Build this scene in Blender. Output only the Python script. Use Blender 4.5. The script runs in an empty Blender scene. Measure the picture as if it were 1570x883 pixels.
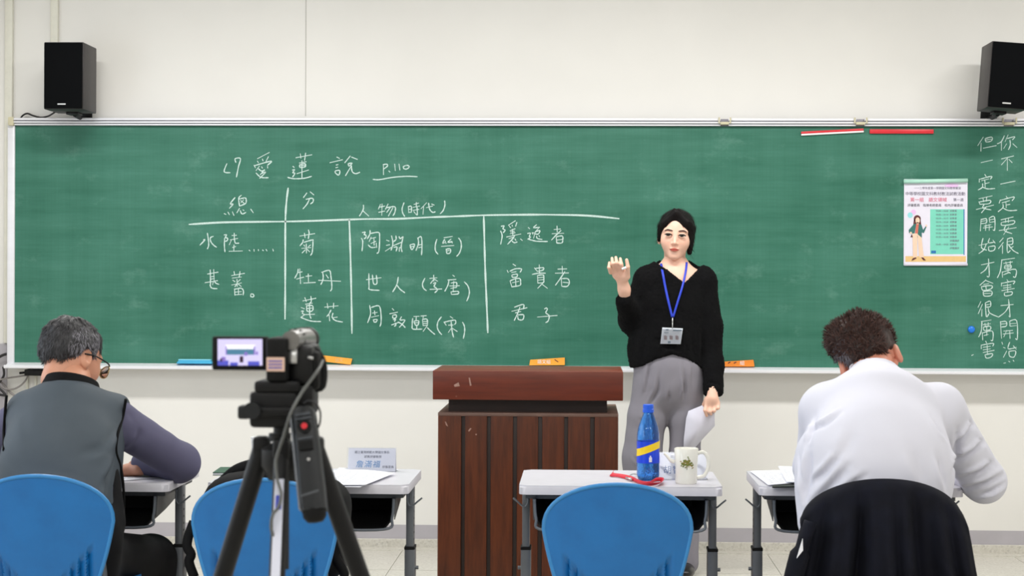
import bpy, bmesh, math, random
import numpy as np
from mathutils import Vector, Matrix, Euler

C = bpy.context.scene
COL = C.collection
random.seed(7)
PI = math.pi

# ---------------------------------------------------------------- camera, world, light, exposure
CAM_Y, CAM_Z = -8.95, 1.34
YAW, PITCH, ROLL = math.atan(110 / 2750), 0.00418, 0.0045
RC = Matrix.Rotation(YAW, 3, 'Z') @ Matrix.Rotation(PI / 2 - PITCH, 3, 'X') @ Matrix.Rotation(ROLL, 3, 'Z')
cd = bpy.data.cameras.new('camera')
cam = bpy.data.objects.new('camera', cd)
COL.objects.link(cam)
cam.location = (0, CAM_Y, CAM_Z)
cam.rotation_euler = RC.to_euler()
cd.sensor_width = 36.0
cd.lens = 36.0 * 2750 / 1570
cd.clip_start = 0.05
cd.dof.use_dof = True
cd.dof.focus_distance = 8.2
cd.dof.aperture_fstop = 11.0
C.camera = cam

w = bpy.data.worlds.new('world')
C.world = w
w.use_nodes = True
w.node_tree.nodes['Background'].inputs[0].default_value = (0.80, 0.88, 1.0, 1)
w.node_tree.nodes['Background'].inputs[1].default_value = 0.6
C.view_settings.view_transform = 'Standard'
C.view_settings.look = 'None'
C.view_settings.gamma = 1
C.view_settings.use_curve_mapping = False
C.view_settings.exposure = 0.0
C.render.film_transparent = False


def area(loc, rot, sx, sy, power, color):
    l = bpy.data.lights.new('area_light', 'AREA')
    l.shape = 'RECTANGLE'
    l.size, l.size_y = sx, sy
    l.energy = power
    l.color = color
    o = bpy.data.objects.new('area_light', l)
    o.location = loc
    o.rotation_euler = rot
    COL.objects.link(o)
    return o


ROOM_L, ROOM_R, ROOM_B, ROOM_H = -3.9, 4.3, -11.5, 3.25
LIGHTS = [(-2.1, -1.9), (0.2, -1.9), (2.5, -1.9), (-2.1, -5.4), (0.2, -5.4), (2.5, -5.4), (-2.1, -8.4), (0.2, -8.4), (2.5, -8.4)]
for lx, ly in LIGHTS:                       # the lamps of the ceiling fixtures built below
    area((lx, ly, ROOM_H - 0.125), (0, 0, 0), 1.16, 0.26, 47 if ly > -3 else (26 if ly > -6 else 31), (1.0, 0.99, 0.965))
# daylight through the windows of the left wall
for wy in (-3.4, -6.6):
    area((ROOM_L + 0.10, wy, 1.75), (0, -PI / 2, 0), 1.3, 2.0, 30, (0.78, 0.88, 1.0))


def P(px, py, Y):
    """a point of the photograph (1570x883) on the vertical plane y = Y, in metres"""
    d = RC @ Vector(((px - 785.0) / 2750.0, -(py - 441.5) / 2750.0, -1.0))
    t = (Y - CAM_Y) / d.y
    return Vector((d.x * t, Y, CAM_Z + d.z * t))


def PZ(px, py, z):
    """the same on the horizontal plane at height z"""
    d = RC @ Vector(((px - 785.0) / 2750.0, -(py - 441.5) / 2750.0, -1.0))
    t = (z - CAM_Z) / d.z
    return Vector((d.x * t, CAM_Y + d.y * t, z))


# ---------------------------------------------------------------- materials
def lin(c):
    r = []
    for v in c[:3]:
        v = v / 255.0
        r.append(v / 12.92 if v <= 0.04045 else ((v + 0.055) / 1.055) ** 2.4)
    return (*r, 1.0)


class NT:
    """small node-tree helper"""
    def __init__(s, name):
        s.m = bpy.data.materials.new(name)
        s.m.use_nodes = True
        s.t = s.m.node_tree
        s.b = s.t.nodes['Principled BSDF']
        s.o = s.t.nodes['Material Output']

    def n(s, kind, **kw):
        x = s.t.nodes.new(kind)
        for k, v in kw.items():
            setattr(x, k, v)
        return x

    def l(s, a, b):
        s.t.links.new(a, b)

    def coords(s, scale=(1, 1, 1), kind='Object'):
        tc = s.n('ShaderNodeTexCoord')
        mp = s.n('ShaderNodeMapping')
        mp.inputs['Scale'].default_value = scale
        s.l(tc.outputs[kind], mp.inputs[0])
        return mp.outputs[0]

    def noise(s, vec, scale, detail=4, rough=0.6):
        x = s.n('ShaderNodeTexNoise')
        x.inputs['Scale'].default_value = scale
        x.inputs['Detail'].default_value = detail
        x.inputs['Roughness'].default_value = rough
        if vec is not None:
            s.l(vec, x.inputs['Vector'])
        return x.outputs['Fac']

    def ramp(s, fac, stops, interp='LINEAR'):
        x = s.n('ShaderNodeValToRGB')
        x.color_ramp.interpolation = interp
        e = x.color_ramp.elements
        while len(e) < len(stops):
            e.new(0.5)
        for i, (p, c) in enumerate(stops):
            e[i].position = p
            e[i].color = c if len(c) == 4 else (*c, 1)
        s.l(fac, x.inputs[0])
        return x.outputs[0]

    def mix(s, fac, a, b, mode='MIX'):
        x = s.n('ShaderNodeMix', data_type='RGBA', blend_type=mode)
        for sock, v in ((x.inputs[0], fac), (x.inputs[6], a), (x.inputs[7], b)):
            if hasattr(v, 'node'):
                s.l(v, sock)
            else:
                sock.default_value = v
        return x.outputs[2]

    def bump(s, h, strength=0.2, dist=0.002):
        x = s.n('ShaderNodeBump')
        x.inputs['Strength'].default_value = strength
        x.inputs['Distance'].default_value = dist
        s.l(h, x.inputs['Height'])
        s.l(x.outputs[0], s.b.inputs['Normal'])

    def col(s, c):
        if hasattr(c, 'node'):
            s.l(c, s.b.inputs['Base Color'])
        else:
            s.b.inputs['Base Color'].default_value = c

    def set(s, **kw):
        for k, v in kw.items():
            s.b.inputs[k.replace('_', ' ')].default_value = v


def plain(name, c, rough=0.5, metal=0.0, var=0.06, scale=30, bump=0.0, spec=None, stretch=(1, 1, 1), dist=0.001):
    m = NT(name)
    v = m.coords(stretch)
    f = m.noise(v, scale)
    a = lin(c)
    d = tuple(max(0, x * (1 - var * 2)) for x in a[:3])
    e = tuple(min(1, x * (1 + var * 2)) for x in a[:3])
    m.col(m.ramp(f, [(0.25, d), (0.75, e)]))
    m.set(Roughness=rough, Metallic=metal)
    if spec is not None:
        m.b.inputs['Specular IOR Level'].default_value = spec
    if bump:
        m.bump(m.noise(v, scale * 4, 6), bump, dist)
    return m.m


# ---------------------------------------------------------------- objects
def link(name, me, mat=None, parent=None, loc=None):
    o = bpy.data.objects.new(name, me)
    COL.objects.link(o)
    if mat is not None:
        me.materials.append(mat)
    if parent is not None:
        o.parent = parent
    if loc is not None:
        o.location = loc
    return o


def wpos(o):
    p = Vector((0, 0, 0))
    while o is not None:
        p += o.location
        o = o.parent
    return p


def obj(name, bm, mat, parent=None, smooth=False, world=True):
    """links a bmesh given in world coordinates (world=True) or in its parent's; top-level meshes get their origin at the base"""
    me = bpy.data.meshes.new(name)
    if parent is not None and world:
        off = wpos(parent)
        bmesh.ops.translate(bm, vec=-off, verts=bm.verts)
    loc = None
    if parent is None:
        vs = [v.co for v in bm.verts]
        lo = Vector([min(v[i] for v in vs) for i in range(3)])
        hi = Vector([max(v[i] for v in vs) for i in range(3)])
        loc = Vector(((lo.x + hi.x) / 2, (lo.y + hi.y) / 2, lo.z))
        bmesh.ops.translate(bm, vec=-loc, verts=bm.verts)
    bmesh.ops.recalc_face_normals(bm, faces=bm.faces)
    bm.to_mesh(me)
    bm.free()
    if smooth:
        me.polygons.foreach_set('use_smooth', [True] * len(me.polygons))
        if smooth != True:
            try:
                me.set_sharp_from_angle(angle=smooth)
            except Exception:
                pass
    return link(name, me, mat, parent, loc)


def tag(o, label=None, cat=None, group=None, kind=None):
    if label:
        o['label'] = label
    if cat:
        o['category'] = cat
    if group:
        o['group'] = group
    if kind:
        o['kind'] = kind
    return o


def thing(name, label, cat, loc=(0, 0, 0), rz=0, group=None):
    o = bpy.data.objects.new(name, None)
    o.empty_display_size = 0.1
    COL.objects.link(o)
    o.location = loc
    o.rotation_euler = (0, 0, rz)
    return tag(o, label, cat, group)


def dup(root, loc, rz, label=None):
    r = root.copy()
    COL.objects.link(r)
    r.location = loc
    r.rotation_euler = (0, 0, rz)
    if label:
        r['label'] = label
    for ch in list(root.children):
        c = ch.copy()
        COL.objects.link(c)
        c.parent = r
        for g in ch.children:
            d = g.copy()
            COL.objects.link(d)
            d.parent = c
    return r


def NB():
    return bmesh.new()


def box(bm, c, s, bev=0.0, seg=2, rot=None):
    n0 = len(bm.verts)
    r = bmesh.ops.create_cube(bm, size=1.0)
    vs = r['verts']
    bmesh.ops.scale(bm, vec=s, verts=vs)
    if bev > 0:
        es = list({e for v in vs for e in v.link_edges})
        rr = bmesh.ops.bevel(bm, geom=es, offset=bev, segments=seg, affect='EDGES', profile=0.5)
        bm.verts.ensure_lookup_table()
        vs = bm.verts[n0:] if False else list({v for f in rr['faces'] for v in f.verts} | {v for v in vs if v.is_valid})
    if rot is not None:
        bmesh.ops.rotate(bm, cent=(0, 0, 0), matrix=rot, verts=vs)
    bmesh.ops.translate(bm, vec=c, verts=vs)
    return vs


def bx(bm, x0, x1, y0, y1, z0, z1, bev=0.0, seg=2):
    return box(bm, ((x0 + x1) / 2, (y0 + y1) / 2, (z0 + z1) / 2), (abs(x1 - x0), abs(y1 - y0), abs(z1 - z0)), bev, seg)


def frames(pts):
    """parallel-transport frames along a polyline"""
    n = len(pts)
    T = []
    for i in range(n):
        a = pts[max(0, i - 1)]
        b = pts[min(n - 1, i + 1)]
        T.append((b - a).normalized() if (b - a).length > 1e-9 else Vector((0, 0, 1)))
    up = Vector((0, 0, 1)) if abs(T[0].z) < 0.9 else Vector((1, 0, 0))
    u = T[0].cross(up).normalized()
    out = []
    for i in range(n):
        u = (u - T[i] * u.dot(T[i]))
        u = u.normalized() if u.length > 1e-6 else T[i].orthogonal().normalized()
        v = T[i].cross(u).normalized()
        out.append((T[i], u, v))
    return out


def smooth_path(pts, k=5, closed=False):
    """Catmull-Rom through the points"""
    pts = [Vector(p) for p in pts]
    if len(pts) < 3:
        return pts
    out = []
    n = len(pts)
    rng = range(n) if closed else range(n - 1)
    for i in rng:
        p0 = pts[(i - 1) % n] if closed else pts[max(i - 1, 0)]
        p1 = pts[i]
        p2 = pts[(i + 1) % n]
        p3 = pts[(i + 2) % n] if closed else pts[min(i + 2, n - 1)]
        for j in range(k):
            t = j / k
            out.append(0.5 * ((2 * p1) + (p2 - p0) * t + (2 * p0 - 5 * p1 + 4 * p2 - p3) * t * t + (-p0 + 3 * p1 - 3 * p2 + p3) * t ** 3))
    if not closed:
        out.append(pts[-1])
    return out


def tube(bm, pts, r, seg=8, caps=True, flat=1.0, closed=False):
    pts = [Vector(p) for p in pts]
    fr = frames(pts)
    rings = []
    n = len(pts)
    for i, (p, (t, u, v)) in enumerate(zip(pts, fr)):
        ri = r[i] if isinstance(r, (list, tuple)) else r
        rings.append([bm.verts.new(p + u * math.cos(a) * ri + v * math.sin(a) * ri * flat) for a in [2 * PI * j / seg for j in range(seg)]])
    m = n if closed else n - 1
    for i in range(m):
        A, B = rings[i], rings[(i + 1) % n]
        for j in range(seg):
            bm.faces.new((A[j], A[(j + 1) % seg], B[(j + 1) % seg], B[j]))
    if caps and not closed:
        bm.faces.new(rings[0][::-1])
        bm.faces.new(rings[-1])
    return bm


def lathe(bm, prof, c, seg=24, cap0=True, cap1=True):
    """profile [(radius, z)] around the z axis at c"""
    c = Vector(c)
    rings = []
    for r, z in prof:
        if r < 1e-6:
            rings.append([bm.verts.new(c + Vector((0, 0, z)))])
        else:
            rings.append([bm.verts.new(c + Vector((r * math.cos(2 * PI * j / seg), r * math.sin(2 * PI * j / seg), z))) for j in range(seg)])
    for A, B in zip(rings[:-1], rings[1:]):
        for j in range(seg):
            k = (j + 1) % seg
            if len(A) == 1 and len(B) > 1:
                bm.faces.new((A[0], B[k], B[j]))
            elif len(B) == 1 and len(A) > 1:
                bm.faces.new((A[j], A[k], B[0]))
            elif len(A) > 1:
                bm.faces.new((A[j], A[k], B[k], B[j]))
    if cap0 and len(rings[0]) > 1:
        bm.faces.new(rings[0][::-1])
    if cap1 and len(rings[-1]) > 1:
        bm.faces.new(rings[-1])
    return bm


def prism(bm, pts, axis_vec):
    """extrudes a flat polygon (list of Vector) along axis_vec"""
    a = [bm.verts.new(p) for p in pts]
    b = [bm.verts.new(Vector(p) + Vector(axis_vec)) for p in pts]
    bm.faces.new(a)
    bm.faces.new(b[::-1])
    n = len(a)
    for i in range(n):
        bm.faces.new((a[i], b[i], b[(i + 1) % n], a[(i + 1) % n]))
    return bm


def grid(bm, nu, nv, fn):
    V = [[bm.verts.new(fn(i / (nu - 1), j / (nv - 1))) for j in range(nv)] for i in range(nu)]
    for i in range(nu - 1):
        for j in range(nv - 1):
            bm.faces.new((V[i][j], V[i + 1][j], V[i + 1][j + 1], V[i][j + 1]))
    return V


def solidify(o, t, offset=0):
    m = o.modifiers.new('thickness', 'SOLIDIFY')
    m.thickness = t
    m.offset = offset
    return o


def text_mesh(name, s, size, loc, mat, parent=None, rot=(PI / 2, 0, 0), align='CENTER', thick=0.0, offset=0.0, shear=0.0, spacing=1.0):
    """printed lettering: a text curve turned into a thin mesh"""
    cu = bpy.data.curves.new(name, 'FONT')
    cu.body = s
    cu.size = size
    cu.align_x = align
    cu.align_y = 'CENTER'
    cu.extrude = thick
    cu.offset = offset
    cu.shear = shear
    cu.space_character = spacing
    cu.resolution_u = 2
    tmp = bpy.data.objects.new(name, cu)
    COL.objects.link(tmp)
    bpy.context.view_layer.update()
    me = bpy.data.meshes.new_from_object(tmp.evaluated_get(bpy.context.evaluated_depsgraph_get()))
    COL.objects.unlink(tmp)
    bpy.data.objects.remove(tmp)
    me.materials.clear()
    o = link(name, me, mat, parent)
    o.location = Vector(loc) - (wpos(parent) if parent else Vector((0, 0, 0)))
    o.rotation_euler = rot
    return o

# ================================================================ the room
M = {}
m = NT('wall_paint')
v = m.coords()
f = m.noise(v, 1.2, 3)
m.col(m.ramp(f, [(0.3, lin((225, 223, 219))), (0.7, lin((232, 230, 226)))]))
m.set(Roughness=0.75)
m.bump(m.noise(v, 160, 5), 0.08, 0.001)
M['wall'] = m.m
M['skirting'] = plain('grey_dado_paint', (176, 172, 178), 0.6, var=0.03, scale=6)
M['ceiling'] = plain('ceiling_paint', (232, 231, 226), 0.85, var=0.02, scale=8)
m = NT('terrazzo')
v = m.coords()
vo = m.n('ShaderNodeTexVoronoi')
vo.inputs['Scale'].default_value = 110
m.l(v, vo.inputs['Vector'])
chip = m.ramp(vo.outputs['Color'], [(0.0, lin((168, 163, 152))), (0.35, lin((204, 200, 190))), (0.7, lin((216, 213, 205))), (1.0, lin((150, 146, 138)))])
m.col(m.mix(m.noise(v, 14), chip, lin((198, 194, 184)), 'MIX'))
m.set(Roughness=0.32)
M['terrazzo'] = m.m
M['joint'] = plain('tile_joint', (176, 171, 161), 0.7)
M['conduit'] = plain('painted_conduit', (222, 220, 208), 0.5, var=0.02)

T = 0.12


def slab(name, x0, x1, y0, y1, z0, z1, mat):
    b = NB()
    bx(b, x0, x1, y0, y1, z0, z1)
    return tag(obj(name, b, mat), kind='structure')


wf = slab('wall_front', ROOM_L - T, ROOM_R + T, 0, T, 0, ROOM_H, M['wall'])
wb = slab('wall_back', ROOM_L - T, ROOM_R + T, ROOM_B - T, ROOM_B, 0, ROOM_H, M['wall'])
wr = slab('wall_right', ROOM_R, ROOM_R + T, ROOM_B, 0, 0, ROOM_H, M['wall'])
ce = slab('ceiling', ROOM_L - T, ROOM_R + T, ROOM_B - T, T, ROOM_H, ROOM_H + T, M['ceiling'])
# left wall with two window openings
b = NB()
WZ0, WZ1 = 1.0, 2.55
WIN = [(-4.5, -2.3), (-7.7, -5.5)]
xs0, xs1 = ROOM_L - T, ROOM_L
bx(b, xs0, xs1, ROOM_B, 0, 0, WZ0)
bx(b, xs0, xs1, ROOM_B, 0, WZ1, ROOM_H)
edges = [ROOM_B, WIN[1][0], WIN[1][1], WIN[0][0], WIN[0][1], 0]
for i in (0, 2, 4):
    bx(b, xs0, xs1, edges[i], edges[i + 1], WZ0, WZ1)
tag(obj('wall_left', b, M['wall']), kind='structure')
M['alu'] = plain('aluminium', (205, 207, 208), 0.35, 0.7, var=0.02)
m = NT('window_glass')
m.set(Roughness=0.02, IOR=1.45)
m.b.inputs['Transmission Weight'].default_value = 1.0
m.col((0.95, 0.98, 1, 1))
M['glass'] = m.m
for k, (a, c) in enumerate(WIN):
    b = NB()
    cx = ROOM_L - 0.06
    for y in (a, (a + c) / 2, c):
        bx(b, cx - 0.03, cx + 0.03, y - 0.025, y + 0.025, WZ0, WZ1)
    for z in (WZ0, WZ1):
        bx(b, cx - 0.03, cx + 0.03, a, c, z - 0.025, z + 0.025)
    wo = tag(obj('window_%d' % (k + 1), b, M['alu']), kind='structure')
    for y0, y1 in ((a + 0.025, (a + c) / 2 - 0.025), ((a + c) / 2 + 0.025, c - 0.025)):
        b = NB()
        bx(b, cx - 0.003, cx + 0.003, y0, y1, WZ0 + 0.025, WZ1 - 0.025)
        obj('pane', b, M['glass'], wo)

# floor: screed with terrazzo tiles laid on it; the rows the camera can see are single tiles
b = NB()
bx(b, ROOM_L - T, ROOM_R + T, ROOM_B - T, T, -0.12, -0.006)
fl = tag(obj('floor', b, M['joint']), kind='structure')
TS = 0.6
tile_me = None
for i in range(14):
    for j in range(3):
        x0 = ROOM_L + 0.01 + i * TS
        x1 = min(x0 + TS - 0.003, ROOM_R - 0.004)
        y1 = -0.10 - j * TS
        y0 = y1 - TS + 0.006
        if x1 - x0 < 0.1:
            continue
        if abs(x1 - x0 - (TS - 0.003)) < 1e-4 and tile_me is not None:
            o = bpy.data.objects.new('tile', tile_me)
            COL.objects.link(o)
        else:
            b = NB()
            bx(b, 0, x1 - x0, 0, y1 - y0, 0, 0.006)
            me = bpy.data.meshes.new('tile')
            b.to_mesh(me)
            b.free()
            me.materials.append(M['terrazzo'])
            if abs(x1 - x0 - (TS - 0.003)) < 1e-4:
                tile_me = me
            o = bpy.data.objects.new('tile', me)
            COL.objects.link(o)
        o.parent = fl
        o.location = Vector((x0, y0, -0.006)) - fl.location
b = NB()
ny = int((abs(ROOM_B) - 0.1 - 3 * TS) / TS) + 1
for i in range(14):
    for j in range(ny):
        x0 = ROOM_L + 0.01 + i * TS
        x1 = min(x0 + TS - 0.003, ROOM_R - 0.004)
        y1 = -0.10 - 3 * TS - j * TS
        y0 = max(y1 - TS + 0.006, ROOM_B)
        if x1 - x0 > 0.1 and y1 - y0 > 0.05:
            bx(b, x0, x1, y0, y1, -0.006, 0)
o = obj('tiling', b, M['terrazzo'], fl)
o['kind'] = 'stuff'

# terrazzo skirting foot and the grey painted dado band
b = NB()
bx(b, ROOM_L, ROOM_R, -0.10, -0.004, -0.006, 0.003)
bx(b, ROOM_L, ROOM_R, -0.014, 0.0, 0.0, 0.045, 0.003)
tag(obj('baseboard_front', b, M['terrazzo']), kind='structure')
b = NB()
z0 = 0.045
z1 = P(785, 806, 0).z
bx(b, ROOM_L, ROOM_R, -0.003, 0.0, z0, z1)
tag(obj('trim_1', b, M['skirting']), kind='structure')
# hair-line seam in the plaster above the board, conduits at the left
b = NB()
p = P(468, 0, 0)
q = P(468.5, 178, 0)
M['seam'] = plain('seam_filler', (190, 188, 182), 0.8, var=0.01)
bx(b, q.x - 0.002, q.x + 0.002, -0.0015, 0.0, q.z, ROOM_H)
tag(obj('trim_2', b, M['seam']), kind='structure')
for k, (xa, xb, ya, yb) in enumerate(((8, 18, -60, 526), (78, 89, -60, 70))):
    b = NB()
    A = P(xa, ya, -0.02)
    B = P(xb, yb, -0.02)
    bx(b, A.x, B.x, -0.028, 0.0, B.z, ROOM_H, 0.005)
    tag(obj('trim_%d' % (k + 3), b, M['conduit'], smooth=0.6), kind='structure')
# lower wall panel left of the board
b = NB()
A = P(-160, 526, -0.02)
B = P(9.5, 560, -0.02)
bx(b, ROOM_L, B.x, -0.012, 0.0, z1, A.z, 0.002)
tag(obj('trim_5', b, M['skirting']), kind='structure')

# fixtures on the ceiling that hold the lamps
M['lampwhite'] = plain('fixture_enamel', (240, 240, 238), 0.4, var=0.01)
fx = None
ordin = ['in the front row beside the window wall', 'in the front row over the lectern', 'in the front row beside the right wall',
         'in the middle row beside the window wall', 'in the middle row over the room centre', 'in the middle row beside the right wall',
         'in the back row beside the window wall', 'in the back row over the room centre', 'in the back row beside the right wall']
for k, (lx, ly) in enumerate(LIGHTS):
    if fx is None:
        fx = thing('ceiling_light', 'white enamel ceiling light ' + ordin[k], 'lamp', (lx, ly, ROOM_H - 0.12), 0, 'ceiling lights above the classroom')
        b = NB()
        bx(b, -0.62, 0.62, -0.16, -0.15, 0.0, 0.12)
        bx(b, -0.62, 0.62, 0.15, 0.16, 0.0, 0.12)
        bx(b, -0.62, -0.61, -0.15, 0.15, 0.0, 0.12)
        bx(b, 0.61, 0.62, -0.15, 0.15, 0.0, 0.12)
        bx(b, -0.61, 0.61, -0.15, 0.15, 0.105, 0.12)
        obj('housing', b, M['lampwhite'], fx, world=False)
        for s in (-0.07, 0.07):
            b = NB()
            tube(b, [(-0.59, s, 0.06), (0.59, s, 0.06)], 0.013, 10)
            obj('lamp_tube', b, M['lampwhite'], fx, True, world=False)
    else:
        dup(fx, (lx, ly, ROOM_H - 0.12), 0, 'white enamel ceiling light ' + ordin[k])

# ================================================================ chalkboard
BY = -0.055                       # the writing surface
m = NT('green_board')
v = m.coords()
big = m.noise(m.coords((0.5, 1, 1.2)), 1.6, 5, 0.62)
wipe = m.noise(m.coords((5.0, 1, 0.5)), 1.5, 5, 0.65)
wipe2 = m.noise(m.coords((0.7, 1, 6.0)), 1.7, 5, 0.65)
smear = m.noise(m.coords((1.6, 1, 2.6)), 2.3, 7, 0.72)
cloud = m.ramp(m.mix(0.5, m.mix(0.5, big, wipe), wipe2), [(0.38, (0, 0, 0, 1)), (0.66, (1, 1, 1, 1))])
base = m.mix(cloud, lin((37, 100, 80)), lin((69, 127, 109)))
sm = m.ramp(smear, [(0.56, (0, 0, 0, 1)), (0.80, (0.45, 0.45, 0.45, 1))])
base = m.mix(sm, base, lin((120, 165, 150)))
# woven grid of the enamelled sheet
wv = m.n('ShaderNodeTexWave', wave_type='BANDS', bands_direction='X')
wv.inputs['Scale'].default_value = 17
wv.inputs['Distortion'].default_value = 0.3
m.l(v, wv.inputs['Vector'])
wz = m.n('ShaderNodeTexWave', wave_type='BANDS', bands_direction='Z')
wz.inputs['Scale'].default_value = 17
wz.inputs['Distortion'].default_value = 0.3
m.l(v, wz.inputs['Vector'])
gridl = m.mix(0.5, m.ramp(wv.outputs['Fac'], [(0.0, (0, 0, 0, 1)), (0.12, (1, 1, 1, 1))]), m.ramp(wz.outputs['Fac'], [(0.0, (0, 0, 0, 1)), (0.12, (1, 1, 1, 1))]))
base = m.mix(0.09, base, gridl, 'MULTIPLY')
m.col(base)
m.set(Roughness=0.5)
m.b.inputs['Specular IOR Level'].default_value = 0.35
M['board'] = m.m
M['boardalu'] = plain('board_aluminium', (232, 232, 238), 0.4, 0.12, var=0.02, scale=3, stretch=(0.2, 1, 8))
M['boardalu_dark'] = plain('rail_groove', (128, 126, 136), 0.45, 0.4, var=0.02)
M['cream'] = plain('cream_plastic', (205, 198, 168), 0.5, var=0.04)
m = NT('chalk')
v = m.coords()
m.col(m.ramp(m.noise(v, 260, 3, 0.8), [(0.2, lin((140, 182, 170))), (0.6, lin((208, 226, 221)))]))
m.set(Roughness=0.95)
M['chalk'] = m.m

GL = P(23, 375, BY).x
GR = 3.02
GT = P(785, 192.5, BY).z
GBm = P(785, 561, BY).z
root = thing('chalkboard', 'long green chalkboard with a handwritten table fixed to the front wall', 'chalkboard', ((GL + GR) / 2, 0, GBm))
b = NB()
bx(b, GL, GR, BY, -0.002, GBm, GT)
obj('writing_surface', b, M['board'], root)
for nm, x0, x1 in (('side_frame', GL - 0.036, GL), ('side_frame', GR, GR + 0.036)):
    b = NB()
    bx(b, x0, x1, BY - 0.012, 0, GBm - 0.01, GT + 0.005, 0.003)
    obj(nm, b, M['boardalu'], root, 0.6)
# top rail: a section with two grooves, in four lengths with joints
RB = -0.085
RT = P(785, 180.2, RB).z
RBt = P(785, 192.5, RB).z
h = RT - RBt
cuts = [P(16, 180, RB).x, P(1105, 180, RB).x, P(1116, 180, RB).x, P(1313, 180, RB).x, P(1325, 180, RB).x, P(1540, 180, RB).x, P(1554, 180, RB).x, GR + 0.04]
b = NB()
bx(b, cuts[0], cuts[-1], RB + 0.03, -0.0, RBt, RT - 0.004, 0.002)
bx(b, cuts[0], cuts[-1], RB + 0.018, RB + 0.032, RBt, RBt + h * 0.22, 0.001)
obj('top_frame', b, M['boardalu_dark'], root, 0.6)
for k in range(0, 8, 2):
    b = NB()
    bx(b, cuts[k] + 0.004, cuts[k + 1], RB, RB + 0.034, RBt + h * 0.62, RBt + h * 0.93, 0.003)
    bx(b, cuts[k] + 0.004, cuts[k + 1], RB, RB + 0.034, RBt + h * 0.28, RBt + h * 0.52, 0.003)
    bx(b, cuts[k] + 0.004, cuts[k + 1], RB + 0.01, RB + 0.034, RBt, RBt + h * 0.22, 0.002)
    obj('hanging_rail', b, M['boardalu'], root, 0.6)
for k in range(1, 7, 2):
    b = NB()
    xa, xb = cuts[k] - 0.002, cuts[k + 1] + 0.006
    bx(b, xa, xb, RB - 0.003, RB + 0.03, RBt + h * 0.15, RBt + h * 0.50, 0.003)
    for xx in (xa - 0.006, xb + 0.006):
        tube(b, [(xx, RB - 0.004, RT + 0.001), (xx, RB - 0.004, RBt + h * 0.3)], 0.004, 8)
    obj('rail_joint', b, M['cream'], root, 0.6)
b = NB()
bx(b, cuts[0] - 0.012, cuts[0] + 0.016, RB - 0.004, 0, RBt - 0.002, RT + 0.001, 0.004)
obj('end_cap', b, M['cream'], root, 0.6)
# chalk ledge
TZ0 = P(785, 570, -0.12).z
b = NB()
prof = [(0.0, GBm + 0.002), (BY - 0.0, GBm + 0.002), (-0.10, GBm - 0.012), (-0.118, GBm - 0.008), (-0.124, GBm - 0.012), (-0.124, TZ0 + 0.004), (-0.118, TZ0), (0.0, TZ0)]
xl = P(6, 560, -0.12).x
prism(b, [Vector((xl, y, z)) for y, z in prof], (GR + 0.05 - xl, 0, 0))
obj('chalk_ledge', b, M['boardalu'], root, 0.5)

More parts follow.
